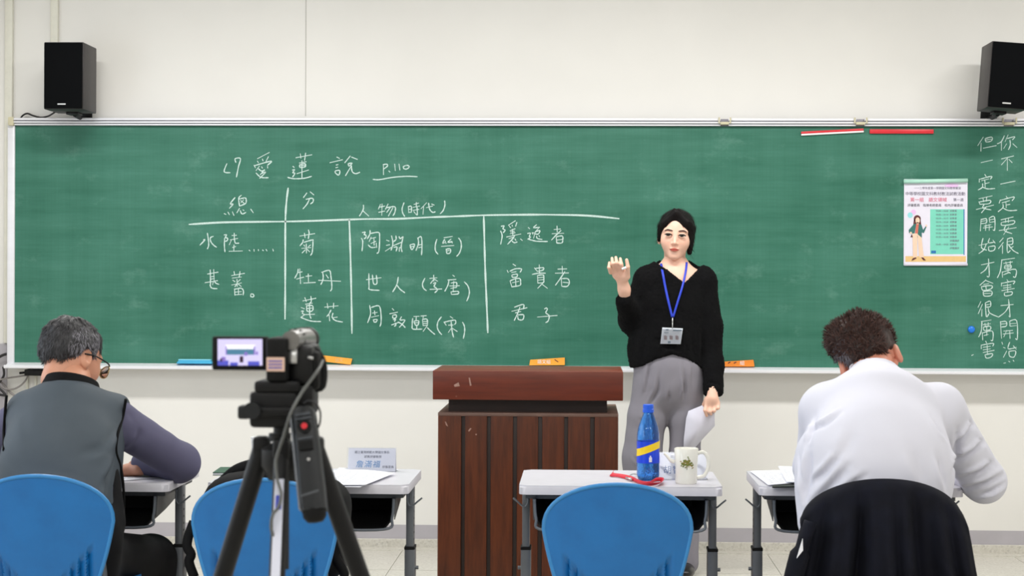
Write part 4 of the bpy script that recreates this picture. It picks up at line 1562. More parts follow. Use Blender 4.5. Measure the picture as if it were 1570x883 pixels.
# ---- red lanyard lying on the desk
M['redcloth'] = plain('red_ribbon', (206, 30, 52), 0.6, var=0.06)
pts = [(940, 725), (938, 729), (952, 731), (968, 735), (980, 740), (994, 742), (1006, 737), (1015, 737), (1012, 742), (1000, 744), (984, 742), (972, 737)]
q = [PZ(x, y, TOP + 0.004) for x, y in pts]
for i, p_ in enumerate(q):
    p_.z = TOP + 0.003 + 0.003 * (i % 3)
r = thing('lanyard', 'red ribbon lanyard lying on the desk before the blue bottle', 'lanyard', (sum(p_.x for p_ in q) / len(q), sum(p_.y for p_ in q) / len(q), TOP))
b = NB()
sp = smooth_path(q, 6)
fr = frames(sp)
prev = None
for i, (p_, (t_, u_, v_)) in enumerate(zip(sp, fr)):
    tw = math.sin(i * 0.16) * 0.7
    d_ = Vector((0, 0, 1)) * math.cos(tw) * 0.006 + Vector((-t_.y, t_.x, 0)) * math.sin(tw + 0.3) * 0.008
    c_ = Vector((p_.x, p_.y, TOP + 0.0075))
    cur = (b.verts.new(c_ - d_), b.verts.new(c_ + d_))
    if prev:
        b.faces.new((prev[0], prev[1], cur[1], cur[0]))
    prev = cur
o = obj('ribbon', b, M['redcloth'], r, True)
solidify(o, 0.001, 0)
b = NB()
tube(b, smooth_path([PZ(968, 735, TOP + 0.008), PZ(966, 729, TOP + 0.008), PZ(972, 726.5, TOP + 0.008), PZ(978, 728, TOP + 0.008)], 5), 0.0022, 8)
tube(b, [PZ(960, 732, TOP + 0.008), PZ(968, 735, TOP + 0.008)], 0.003, 8)
obj('metal_clip', b, M['silver'], r, True)

# ---- wiring under the left end of the board
for nm, lab, mt, rad, pts, y in (
    ('cable', 'black cord hooked past the left end of the chalk ledge', 'cable', 0.007, [(-30, 560), (-6, 550), (3, 545), (10, 543), (14, 546)], -0.05),
    ('cable', 'black cord hanging at the far left below the chalkboard', 'cable', 0.006, [(5, 562), (6, 575), (0, 585), (-4, 592), (4, 600), (8, 606), (-6, 604)], -0.06),
    ('data_cable', 'grey cable sagging between wall and the grey-vested man', 'greycable', 0.0045, [(-8, 586), (8, 596), (22, 596), (34, 589), (42, 578), (44, 566)], -0.05),
    ('data_cable', 'grey cable running straight below the chalk ledge', 'greycable', 0.0045, [(-10, 584), (10, 580), (30, 577), (46, 574), (60, 570)], -0.07),
    ('data_cable', 'pale grey cable dropping behind the grey-vested man\'s shoulder', 'greycable', 0.0055, [(-6, 578), (6, 590), (14, 600), (22, 606)], -0.04)):
    b = NB()
    tube(b, smooth_path([P(x, yy_, y) for x, yy_ in pts], 6), rad, 8)
    tag(obj(nm, b, M[mt], None, True), lab, 'cable')
a, c = P(38, 566, -0.10), P(75, 576, -0.10)
r = thing('power_adapter', 'black power adapter fixed under the left end of the chalk ledge', 'adapter', ((a.x + c.x) / 2, -0.06, c.z))
b = NB()
bx(b, a.x, c.x, -0.11, -0.002, c.z, a.z - 0.001, 0.004)
obj('case', b, M['black_matte'], r, 0.6)
b = NB()
tube(b, [P(30, 572, -0.08), P(39, 571, -0.08)], 0.006, 8)
obj('cord_plug', b, M['black_matte'], r, True)
for px in (41, 54):
    a = P(px, 575, -0.015)
    b = NB()
    bx(b, a.x - 0.006, a.x + 0.006, -0.014, 0, 0.10, GBm - 0.03, 0.002)
    tag(obj('wall_conduit', b, M['conduit'], None, 0.5), 'thin cream conduit on the wall behind the vested man, ' + ('left one' if px == 41 else 'right one'), 'conduit')

# ================================================================ tripod and camcorder
TY = CAM_Y + 2.50
K = 1 / 1100.0
m_ = M
M['tri'] = plain('tripod_black', (13, 13, 15), 0.5, 0.0, var=0.1, spec=0.3)
M['trigrey'] = plain('tripod_dark_grey', (28, 30, 33), 0.45, 0.0, var=0.06, spec=0.35)
M['labelstrip'] = plain('white_blue_sticker', (226, 228, 244), 0.35, var=0.01)
M['stickblue'] = plain('sticker_blue', (58, 72, 190), 0.4, var=0.02)
ap = P(438, 697, TY)
tri = thing('tripod', 'black tripod in the foreground carrying the camcorder', 'tripod', (ap.x, TY, 0))
zc = ap.z
# legs: each an upper sleeve, a thinner lower tube and a rubber foot
hips = [(-0.036, 0.012), (0.040, 0.012), (0.0, -0.03)]
feet = [(-0.395, 0.20), (0.40, 0.20), (0.02, -0.40)]
for k, ((hx, hy), (fx_, fy_)) in enumerate(zip(hips, feet)):
    A_ = Vector((ap.x + hx, TY + hy, zc + 0.006))
    B_ = Vector((ap.x + fx_, TY + fy_, 0.012))
    d_ = (B_ - A_)
    b = NB()
    ul = 0.52 if k < 2 else 0.80
    tube(b, [A_, A_ + d_ * ul], 0.0135 if k < 2 else 0.0112, 14)
    lg = obj('leg', b, M['tri'], tri, 0.7)
    b = NB()
    tube(b, [A_ + d_ * (ul - 0.03), B_], 0.0095, 12)
    obj('lower_tube', b, M['trigrey'], lg, True)
    b = NB()
    tube(b, [A_ + d_ * (ul - 0.035), A_ + d_ * (ul + 0.01)], 0.0165, 14)
    obj('leg_clamp', b, M['black_matte'], lg, 0.6)
    b = NB()
    lathe(b, [(0, 0), (0.016, 0), (0.014, 0.02), (0.009, 0.035), (0, 0.035)], (B_.x, B_.y, 0), 12)
    obj('rubber_foot', b, M['black_matte'], lg, True)
    b = NB()
    box(b, A_ + Vector((0, 0, 0.004)), (0.024, 0.024, 0.030), 0.006)
    obj('hinge', b, M['tri'], lg, 0.6)
    if k == 2:
        # sticker on the front leg
        n_ = Vector((0, -1, 0)) - d_.normalized() * Vector((0, -1, 0)).dot(d_.normalized())
        n_.normalize()
        s_ = d_.normalized().cross(n_).normalized()
        P0, P1 = A_ + d_ * 0.035, A_ + d_ * 0.60
        def strip(f0, f1, w0, w1, off):
            bb = NB()
            a0, a1 = P0 + (P1 - P0) * f0, P0 + (P1 - P0) * f1
            o_ = n_ * (0.0118 + off)
            vs = [a0 + s_ * w0 + o_, a0 + s_ * w1 + o_, a1 + s_ * w1 + o_, a1 + s_ * w0 + o_]
            prism(bb, vs, n_ * 0.0004)
            return bb
        st = obj('sticker', strip(0, 1, -0.0062, 0.0062, 0), M['labelstrip'], lg)
        obj('sticker_mark', strip(0.035, 0.065, -0.0040, 0.0040, 0.0008), M['stickblue'], lg)
        bb = NB()
        for f0, f1, w0, w1 in ((0.22, 0.99, -0.0046, -0.0032), (0.22, 0.99, 0.0032, 0.0046), (0.22, 0.23, -0.0046, 0.0046)):
            a0, a1 = P0 + (P1 - P0) * f0, P0 + (P1 - P0) * f1
            o_ = n_ * 0.0126
            prism(bb, [a0 + s_ * w0 + o_, a0 + s_ * w1 + o_, a1 + s_ * w1 + o_, a1 + s_ * w0 + o_], n_ * 0.0004)
        for i in range(26):
            f0 = 0.25 + i * 0.0275
            a0, a1 = P0 + (P1 - P0) * f0, P0 + (P1 - P0) * (f0 + 0.014)
            w_ = 0.0018 + 0.0006 * math.sin(i * 2.3)
            o_ = n_ * 0.0126
            prism(bb, [a0 - s_ * w_ + o_, a0 + s_ * w_ + o_, a1 + s_ * w_ + o_, a1 - s_ * w_ + o_], n_ * 0.0004)
        obj('sticker_print', bb, M['stickblue'], lg)
b = NB()
lathe(b, [(0, -0.035), (0.024, -0.035), (0.034, -0.015), (0.034, 0.008), (0.017, 0.018), (0, 0.018)], (ap.x, TY, zc), 24)
obj('crown', b, M['tri'], tri, 0.6)
q0, q1 = P(429, 700, TY), P(429, 640, TY)
b = NB()
tube(b, [Vector((ap.x - 0.006, TY, zc - 0.16)), Vector((ap.x - 0.006, TY, q1.z))], 0.0115, 16)
obj('centre_column', b, M['trigrey'], tri, 0.7)
b = NB()
tube(b, [P(429, 676, TY), P(429, 664, TY)], 0.0155, 18)
obj('column_collar', b, M['tri'], tri, 0.6)
b = NB()
def pbox(bm, x0, x1, y0, y1, dy0, dy1, bev=0.003):
    a_, c_ = P(x0, y1, TY), P(x1, y0, TY)
    return bx(bm, a_.x, c_.x, TY + dy0, TY + dy1, a_.z, c_.z, bev)
pbox(b, 386, 458, 599, 654, -0.022, 0.034, 0.006)
pbox(b, 440, 482, 590, 636, -0.010, 0.045, 0.006)
pbox(b, 402, 470, 622, 636, -0.03, -0.014, 0.004)
obj('pan_head', b, M['tri'], tri, 0.6)
b = NB()
tube(b, [P(393, 627, TY) + Vector((0, -0.022, 0)), P(393, 627, TY) + Vector((0, -0.034, 0))], 0.012, 16)
obj('head_dial', b, M['trigrey'], tri, 0.6)
b = NB()
pbox(b, 366, 385, 621, 642, -0.012, 0.012, 0.004)
tube(b, [P(384, 631, TY), P(392, 631, TY)], 0.005, 10)
obj('tilt_knob', b, M['trigrey'], tri, 0.6)
b = NB()
pbox(b, 394, 462, 583, 600, -0.024, 0.05, 0.004)
obj('quick_release_plate', b, M['tri'], tri, 0.6)

# camcorder
cc = P(436, 583, TY)
cam_t = thing('camcorder', 'black camcorder with its screen flipped out, mounted on the tripod', 'camcorder', (cc.x, TY + 0.02, cc.z))
b = NB()
pbox(b, 413, 446, 517, 583, -0.030, 0.05, 0.005)
obj('battery', b, M['black_matte'], cam_t, 0.6)
b = NB()
pbox(b, 430, 468, 512, 575, -0.005, 0.085, 0.009)
pbox(b, 444, 482, 528, 590, -0.012, 0.075, 0.010)
obj('camcorder_body', b, M['blackplastic'], cam_t, 0.6)
b = NB()
la, lb_ = P(449, 521, TY) , P(456, 524, TY)
tube(b, [Vector((la.x, TY - 0.02, la.z)), Vector((la.x + 0.004, TY + 0.02, la.z)), Vector((la.x + 0.006, TY + 0.085, la.z - 0.002))], [0.013, 0.0155, 0.0165], 28)
lens = obj('lens_barrel', b, plain('silver_grey_shell', (132, 130, 128), 0.3, 0.5, var=0.05), cam_t, 0.6)
b = NB()
tube(b, [Vector((la.x + 0.006, TY + 0.080, la.z - 0.002)), Vector((la.x + 0.006, TY + 0.095, la.z - 0.002))], 0.0178, 28)
obj('lens_ring', b, M['blackplastic'], lens, 0.6)
b = NB()
for a_ in range(5):
    an = PI * (0.18 + 0.15 * a_)
    bx(b, la.x + 0.002 + 0.0158 * math.cos(an) - 0.001, la.x + 0.002 + 0.0158 * math.cos(an) + 0.001, TY + 0.0, TY + 0.075, la.z + 0.0150 * math.sin(an) - 0.0008, la.z + 0.0150 * math.sin(an) + 0.001)
obj('shell_seam', b, M['blackplastic'], lens)
b = NB()
pbox(b, 325, 412, 516, 567.5, -0.002, 0.008, 0.003)
obj_scr = obj('screen_panel', b, M['black_matte'], cam_t, 0.6)
b = NB()
tube(b, [P(413, 520, TY) + Vector((0, 0.004, 0)), P(413, 563, TY) + Vector((0, 0.004, 0))], 0.005, 10)
obj('screen_hinge', b, M['blackplastic'], cam_t, True)


def emis(name, c, s=1.0):
    mm = NT(name)
    mm.col((0, 0, 0, 1))
    mm.set(Roughness=0.3)
    mm.b.inputs['Emission Color'].default_value = lin(c)
    mm.b.inputs['Emission Strength'].default_value = s
    return mm.m


M['scr_w'] = emis('screen_lavender', (214, 206, 244), 1.15)
M['scr_g'] = emis('screen_green', (84, 140, 170), 0.9)
M['scr_d'] = emis('screen_dark', (70, 34, 70), 0.6)
M['scr_b'] = emis('screen_blue', (92, 96, 216), 0.9)
M['scr_v'] = emis('screen_violet', (150, 124, 214), 0.9)
M['scr_l'] = emis('screen_white', (250, 248, 255), 1.2)


def spatch(rects, mat, lay_, name='screen_picture'):
    bb = NB()
    for x0_, y0_, x1_, y1_ in rects:
        vs = [P(320 + x_ / 4.205, 490 + y_ / 4.205, TY) for x_, y_ in ((x0_, y0_), (x1_, y0_), (x1_, y1_), (x0_, y1_))]
        bb.faces.new([bb.verts.new((p_.x, TY - 0.0026 - 0.0002 * lay_, p_.z)) for p_ in vs])
    return obj(name, bb, mat, obj_scr)


spatch([(60, 125, 348, 295)], M['scr_w'], 0)
spatch([(112, 162, 302, 190)], M['scr_l'], 1)
spatch([(112, 188, 302, 226)], M['scr_g'], 1)
spatch([(60, 262, 130, 295), (255, 268, 330, 295), (140, 275, 190, 295)], M['scr_b'], 1)
spatch([(84, 240, 112, 268), (232, 208, 252, 232), (306, 205, 320, 226), (112, 172, 120, 226), (292, 172, 302, 226)], M['scr_v'], 2)
spatch([(202, 235, 226, 276), (75, 250, 90, 270)], M['scr_d'], 3)
M['peach'] = plain('peach_sticker', (226, 190, 172), 0.5, var=0.02)
b = NB()
pbox(b, 414.5, 442, 546.5, 567.5, -0.0312, -0.030, 0.0004)
st = obj('inventory_sticker', b, M['peach'], cam_t)
b = NB()
for i in range(3):
    for j in range(5):
        x_ = 418 + j * 4.2
        pbox(b, x_, x_ + 3.0, 551 + i * 5, 553.3 + i * 5, -0.0318, -0.0311, 0)
obj('sticker_print', b, M['stickblue'], st)
# grip strap and hand loop on the right
b = NB()
pts = [P(468, 535, TY), P(480, 541, TY), P(489, 556, TY), P(491, 578, TY), P(487, 594, TY), P(474, 590, TY)]
tube(b, smooth_path([p_ + Vector((0, 0.02, 0)) for p_ in pts], 6), 0.0055, 10, flat=1.4)
obj('hand_strap', b, M['black_matte'], cam_t, True)
b = NB()
pbox(b, 466, 490, 538, 598, -0.004, 0.03, 0.007)
obj('strap_pad', b, M['black_matte'], cam_t, 0.6)
b = NB()
tube(b, [P(452, 556, TY) + Vector((0, -0.016, 0)), P(452, 534, TY) + Vector((0, -0.012, 0))], 0.006, 10)
tube(b, [P(474, 547, TY) + Vector((0, -0.012, 0)), P(482, 549, TY) + Vector((0, -0.012, 0))], 0.002, 8)
obj('chrome_trim', b, M['silver'], cam_t, True)

# pan handle with remote
A_, B_ = P(467, 634, TY - 0.055), P(482, 783, TY - 0.095)
ax = (B_ - A_).normalized()
sd = Vector((ax.z, 0, -ax.x)).normalized() * -1
if sd.x < 0:
    sd = -sd
fw = ax.cross(sd).normalized()
if fw.y > 0:
    fw = -fw
Lh = (B_ - A_).length


def hpt(u, s_, f_):
    return A_ + ax * (u * Lh) + sd * s_ + fw * f_


b = NB()
secs = []
for u, wv, dv in ((-0.06, 0.010, 0.010), (0.0, 0.0155, 0.014), (0.25, 0.0165, 0.015), (0.8, 0.0178, 0.016), (1.0, 0.0175, 0.015)):
    ring = []
    for i in range(16):
        a_ = 2 * PI * i / 16
        ex = abs(math.cos(a_)) ** 0.5 * math.copysign(1, math.cos(a_))
        ey = abs(math.sin(a_)) ** 0.5 * math.copysign(1, math.sin(a_))
        ring.append(b.verts.new(hpt(u, ex * wv, ey * dv)))
    secs.append(ring)
for r0, r1 in zip(secs[:-1], secs[1:]):
    for i in range(16):
        b.faces.new((r0[i], r0[(i + 1) % 16], r1[(i + 1) % 16], r1[i]))
b.faces.new(secs[0][::-1])
b.faces.new(secs[-1])
hd = obj('remote_handle', b, M['trigrey'], tri, 0.6)
b = NB()
prof = []
for u, wv in ((0.99, 0.0172), (1.06, 0.016), (1.11, 0.011), (1.125, 0.0)):
    prof.append([b.verts.new(hpt(u, math.cos(2 * PI * i / 16) * wv, math.sin(2 * PI * i / 16) * wv * 0.9)) for i in range(16)])
for r0, r1 in zip(prof[:-1], prof[1:]):
    for i in range(16):
        b.faces.new((r0[i], r0[(i + 1) % 16], r1[(i + 1) % 16], r1[i]))
obj('end_cap', b, M['black_matte'], hd, True)


def hbox(u0, u1, s0, s1, f0, f1):
    bb = NB()
    vs = [bb.verts.new(hpt(u, s_, f_)) for u in (u0, u1) for s_ in (s0, s1) for f_ in (f0, f1)]
    for f in ((0, 1, 3, 2), (4, 6, 7, 5), (0, 4, 5, 1), (2, 3, 7, 6), (0, 2, 6, 4), (1, 5, 7, 3)):
        bb.faces.new([vs[i] for i in f])
    return bb


obj('light_side_strip', hbox(0.0, 0.98, -0.0192, -0.0165, -0.006, 0.012), plain('pale_edge', (120, 124, 132), 0.35, 0.3), hd)
b = NB()
c_ = hpt(0.16, 0.001, 0.0145)
tube(b, [c_, c_ + fw * 0.003], 0.0095, 20)
obj('button_ring', b, M['black_matte'], hd, 0.6)
b = NB()
tube(b, [c_ + fw * 0.002, c_ + fw * 0.005], 0.0042, 16)
obj('record_button', b, M['red'], hd, 0.6)
for u0, u1, w_ in ((0.02, 0.045, 0.010), (0.065, 0.085, 0.011), (0.27, 0.29, 0.010)):
    obj('key', hbox(u0, u1, -w_, w_, 0.014, 0.0165), M['steel_d'], hd)
obj('zoom_rocker', hbox(0.315, 0.40, -0.009, 0.010, 0.013, 0.019), M['black_matte'], hd)
b = NB()
c_ = hpt(0.50, 0.002, 0.0150)
tube(b, [c_, c_ + fw * 0.002], 0.0022, 12)
obj('key', b, M['silver'], hd, 0.6)
b = NB()
for i in range(8):
    if True:
        s0 = -0.012 + i * 0.0031
        x_ = hpt(0.855 - i * 0.004, s0, 0.0158)
        box(b, x_, (0.0022, 0.0010, 0.0030))
obj('silver_lettering', b, M['steel'], hd)
b = NB()
tube(b, [P(446, 620, TY) + Vector((0, 0.0, 0)), A_ + Vector((0, 0.01, 0))], 0.006, 10)
obj('arm', b, M['tri'], hd, True)
# cables
b = NB()
cp = [(495, 553, 0.0), (491, 562, -0.02), (486.5, 569, -0.04), (475, 585, -0.055), (462.7, 602, -0.065), (446, 633, -0.085), (434, 671, -0.07), (424.6, 699, -0.06), (423, 712, -0.06), (425, 734, -0.065), (431, 757, -0.075), (427, 777, -0.08), (418, 790, -0.08), (416, 812, -0.08), (424, 831, -0.075), (428, 840, -0.065)]
tube(b, smooth_path([P(x_, y_, TY + dy_) for x_, y_, dy_ in cp], 6), 0.0022, 8)
tag(obj('remote_cable', b, plain('grey_rubber', (92, 94, 92), 0.5), None, True), 'thin grey cable running from the camcorder down the tripod leg', 'cable')
b = NB()
cp = [(466, 618, -0.05), (474, 614, -0.055), (484, 618, -0.06), (491, 632, -0.06), (490, 650, -0.055), (484, 660, -0.052)]
tube(b, smooth_path([P(x_, y_, TY + dy_) for x_, y_, dy_ in cp], 6), 0.0014, 8)
tag(obj('loop_cable', b, M['cable'], None, True), 'short black cable loop at the top of the remote handle', 'cable')

# ================================================================ people: smooth bodies grown from blended volumes
from mathutils.bvhtree import BVHTree


class Blob:
    def __init__(s):
        s.pr = []

    def cone(s, a, b, r1, r2=None, k=0.03, S=(1, 1, 1), op='+'):
        s.pr.append(('c', np.array(a, float), np.array(b, float), float(r1), float(r1 if r2 is None else r2), k, np.array(S, float), op))
        return s

    def ell(s, c, r, k=0.02, R=None, op='+'):
        s.pr.append(('e', np.array(c, float), np.array(r, float), None if R is None else np.array(R, float), 0, k, None, op))
        return s

    def fn(s, f, k=0.0, op='-', lo=None, hi=None):
        s.pr.append(('f', f, lo, hi, 0, k, None, op))
        return s

    def chain(s, pts, rs, k=0.02, S=(1, 1, 1)):
        for i in range(len(pts) - 1):
            s.cone(pts[i], pts[i + 1], rs[i], rs[i + 1], k, S)
        return s

    def bounds(s, grow=0.0):
        lo, hi = np.full(3, 1e9), np.full(3, -1e9)
        for p in s.pr:
            if p[-1] != '+':
                continue
            if p[0] == 'c':
                m = max(p[3], p[4]) * p[6]
                lo = np.minimum(lo, np.minimum(p[1], p[2]) - m)
                hi = np.maximum(hi, np.maximum(p[1], p[2]) + m)
            elif p[0] == 'e':
                m = p[2] if p[3] is None else np.full(3, p[2].max())
                lo = np.minimum(lo, p[1] - m)
                hi = np.maximum(hi, p[1] + m)
        return lo - grow, hi + grow

    def mesh(s, res, smooth=2, M4=None):
        lo, hi = s.bounds(res * 3 + 0.012)
        n = np.ceil((hi - lo) / res).astype(int) + 1
        F = np.full(n, 0.2, np.float32)
        ax = [lo[i] + res * np.arange(n[i]) for i in range(3)]
        for p in s.pr:
            kind, k, op = p[0], p[5], p[7]
            mg = max(k, 0) + res * 3 + 0.02
            if kind == 'c':
                m = max(p[3], p[4]) * p[6]
                a, b = np.minimum(p[1], p[2]) - m - mg, np.maximum(p[1], p[2]) + m + mg
            elif kind == 'e':
                m = p[2] if p[3] is None else np.full(3, p[2].max())
                a, b = p[1] - m - mg, p[1] + m + mg
            else:
                a = lo if p[2] is None else np.array(p[2])
                b = hi if p[3] is None else np.array(p[3])
            i0 = np.clip(np.floor((a - lo) / res).astype(int), 0, n)
            i1 = np.clip(np.ceil((b - lo) / res).astype(int) + 1, 0, n)
            if (i1 <= i0).any():
                continue
            X = ax[0][i0[0]:i1[0], None, None]
            Y = ax[1][None, i0[1]:i1[1], None]
            Z = ax[2][None, None, i0[2]:i1[2]]
            if kind == 'c':
                S = p[6]
                A, B = p[1], p[2]
                ab = (B - A) / S
                L2 = max(1e-12, float(ab @ ab))
                x, y, z = (X - A[0]) / S[0], (Y - A[1]) / S[1], (Z - A[2]) / S[2]
                t = np.clip((x * ab[0] + y * ab[1] + z * ab[2]) / L2, 0, 1)
                d = np.sqrt((x - t * ab[0]) ** 2 + (y - t * ab[1]) ** 2 + (z - t * ab[2]) ** 2) - (p[3] + (p[4] - p[3]) * t)
                d = d * S.min()
            elif kind == 'e':
                x, y, z = X - p[1][0], Y - p[1][1], Z - p[1][2]
                if p[3] is not None:
                    R = p[3]
                    x, y, z = (R[0, 0] * x + R[1, 0] * y + R[2, 0] * z, R[0, 1] * x + R[1, 1] * y + R[2, 1] * z, R[0, 2] * x + R[1, 2] * y + R[2, 2] * z)
                r = p[2]
                k0 = np.sqrt((x / r[0]) ** 2 + (y / r[1]) ** 2 + (z / r[2]) ** 2)
                k1 = np.sqrt((x / r[0] ** 2) ** 2 + (y / r[1] ** 2) ** 2 + (z / r[2] ** 2) ** 2)
                d = k0 * (k0 - 1) / np.maximum(k1, 1e-6)
            else:
                d = p[1](X, Y, Z) + 0 * (X + Y + Z)
            sl = tuple(slice(i0[i], i1[i]) for i in range(3))
            G = F[sl]
            if op == '+':
                if k > 0:
                    hh = np.maximum(k - np.abs(G - d), 0) / k
                    G = np.minimum(G, d) - hh * hh * k * 0.25
                else:
                    G = np.minimum(G, d)
            elif op == '-':
                d = -d
                if k > 0:
                    hh = np.maximum(k - np.abs(G - d), 0) / k
                    G = np.maximum(G, d) + hh * hh * k * 0.25
                else:
                    G = np.maximum(G, d)
            F[sl] = G
        V, Q = nets(F, lo, res)
        for _ in range(smooth):
            V = lap(V, Q)
        if M4 is not None:
            m = np.array(M4)
            V = V @ m[:3, :3].T + m[:3, 3]
        return V, Q


def nets(F, lo, res):
    """naive surface nets"""
    ins = F < 0
    n = np.array(F.shape)
    cell = np.zeros(n - 1, np.int8)
    cs = 0
    for dx in (0, 1):
        for dy in (0, 1):
            for dz in (0, 1):
                cell = cell + ins[dx:n[0] - 1 + dx, dy:n[1] - 1 + dy, dz:n[2] - 1 + dz]
    act = (cell > 0) & (cell < 8)
    idx = np.full(n - 1, -1, np.int64)
    ijk = np.argwhere(act)
    idx[act] = np.arange(len(ijk))
    acc = np.zeros((len(ijk), 3))
    cnt = np.zeros(len(ijk))
    cor = [(0, 0, 0), (1, 0, 0), (0, 1, 0), (1, 1, 0), (0, 0, 1), (1, 0, 1), (0, 1, 1), (1, 1, 1)]
    val = [F[ijk[:, 0] + c[0], ijk[:, 1] + c[1], ijk[:, 2] + c[2]] for c in cor]
    for a in range(8):
        for b in range(a + 1, 8):
            ca, cb = np.array(cor[a]), np.array(cor[b])
            if np.abs(ca - cb).sum() != 1:
                continue
            va, vb = val[a], val[b]
            x = (va < 0) != (vb < 0)
            t = np.where(x, va / np.where(x, va - vb, 1), 0)
            pt = ca[None, :] + t[:, None] * (cb - ca)[None, :]
            acc += np.where(x[:, None], pt, 0)
            cnt += x
    V = (ijk + acc / np.maximum(cnt, 1)[:, None]) * res + lo
    Q = []
    for axn in range(3):
        u, v = (axn + 1) % 3, (axn + 2) % 3
        s0 = [slice(None)] * 3
        s1 = [slice(None)] * 3
        s0[axn] = slice(0, n[axn] - 1)
        s1[axn] = slice(1, n[axn])
        x = ins[tuple(s0)] != ins[tuple(s1)]
        e = np.argwhere(x)
        e = e[(e[:, u] > 0) & (e[:, v] > 0) & (e[:, u] < n[u] - 1) & (e[:, v] < n[v] - 1)]
        flip = ins[e[:, 0], e[:, 1], e[:, 2]]
        q = []
        for du, dv in ((1, 1), (0, 1), (0, 0), (1, 0)):
            c = e.copy()
            c[:, u] -= du
            c[:, v] -= dv
            q.append(idx[c[:, 0], c[:, 1], c[:, 2]])
        q = np.stack(q, 1)
        q[~flip] = q[~flip][:, ::-1]
        Q.append(q)
    Q = np.concatenate(Q)
    Q = Q[(Q >= 0).all(1)]
    return V, Q


def lap(V, Q, f=0.5):
    acc = np.zeros_like(V)
    cnt = np.zeros(len(V))
    for i in range(4):
        a, b = Q[:, i], Q[:, (i + 1) % 4]
        np.add.at(acc, a, V[b])
        np.add.at(cnt, a, 1)
        np.add.at(acc, b, V[a])
        np.add.at(cnt, b, 1)
    return V * (1 - f) + f * acc / np.maximum(cnt, 1)[:, None]


def normals(V, Q):
    n = np.cross(V[Q[:, 2]] - V[Q[:, 0]], V[Q[:, 3]] - V[Q[:, 1]])
    N = np.zeros_like(V)
    for i in range(4):
        np.add.at(N, Q[:, i], n)
    return N / np.maximum(np.linalg.norm(N, axis=1), 1e-12)[:, None]


def join(parts):
    Vs, Qs, o = [], [], 0
    for V, Q in parts:
        Vs.append(V)
        Qs.append(Q + o)
        o += len(V)
    return np.concatenate(Vs), np.concatenate(Qs)


def creases(V, Q, lines, noise_amp=0.0, ns=18.0):
    """cloth folds: each line (points, width, depth) presses a valley with a soft ridge beside it"""
    N = normals(V, Q)
    D = np.zeros(len(V))
    for pts, wd, dp in lines:
        pts = [np.array(p) for p in pts]
        best = np.full(len(V), 1e9)
        side = np.zeros(len(V))
        tt = np.zeros(len(V))
        tot = len(pts) - 1
        for i in range(tot):
            A, B = pts[i], pts[i + 1]
            ab = B - A
            t = np.clip(((V - A) @ ab) / max(1e-9, ab @ ab), 0, 1)
            r = V - (A + t[:, None] * ab)
            d = np.linalg.norm(r, axis=1)
            c = np.cross(ab / np.linalg.norm(ab), N)
            sg = np.einsum('ij,ij->i', r, c)
            m = d < best
            best = np.where(m, d, best)
            side = np.where(m, sg, side)
            tt = np.where(m, (i + t) / tot, tt)
        env = np.clip(np.sin(np.clip(tt, 0.03, 0.97) * PI), 0, 1) ** 0.5
        x = side / wd
        off = np.sqrt(np.maximum(best ** 2 - side ** 2, 0)) / wd
        D += dp * env * np.exp(-off ** 2 * 0.5) * (-np.exp(-x ** 2) + 0.75 * np.exp(-(x - 1.5) ** 2))
    if noise_amp:
        p = V * ns
        D += noise_amp * (np.sin(p[:, 0] * 1.3 + 2 * np.sin(p[:, 2] * 0.7)) * np.sin(p[:, 2] * 0.9 + 1.7 * np.sin(p[:, 0] * 0.6 + p[:, 1])) )
    return V + N * D[:, None]


def mobj(name, V, Q, mat, parent, tint=None):
    off = np.array(wpos(parent)) if parent is not None else np.zeros(3)
    me = bpy.data.meshes.new(name)
    me.vertices.add(len(V))
    me.vertices.foreach_set('co', (V - off).astype(np.float32).ravel())
    me.loops.add(len(Q) * 4)
    me.loops.foreach_set('vertex_index', Q.astype(np.int32).ravel())
    me.polygons.add(len(Q))
    me.polygons.foreach_set('loop_start', (np.arange(len(Q)) * 4).astype(np.int32))
    me.polygons.foreach_set('loop_total', np.full(len(Q), 4, np.int32))
    me.polygons.foreach_set('use_smooth', np.ones(len(Q), bool))
    me.update(calc_edges=True)
    me.validate()
    if tint is not None:
        at = me.color_attributes.new('tint', 'FLOAT_COLOR', 'POINT')
        at.data.foreach_set('color', tint.astype(np.float32).ravel())
    return link(name, me, mat, parent)


def bvh(V, Q):
    return BVHTree.FromPolygons([tuple(v) for v in V], [tuple(q) for q in Q.tolist()])


CAMP = Vector((0, CAM_Y, CAM_Z))


def on_surface(tree, px, py, off=0.003, fallback=None):
    d = (P(px, py, CAM_Y + 3) - CAMP).normalized()
    h = tree.ray_cast(CAMP, d)
    if h[0] is None:
        return P(px, py, fallback if fallback is not None else -1)
    return h[0] - d * off


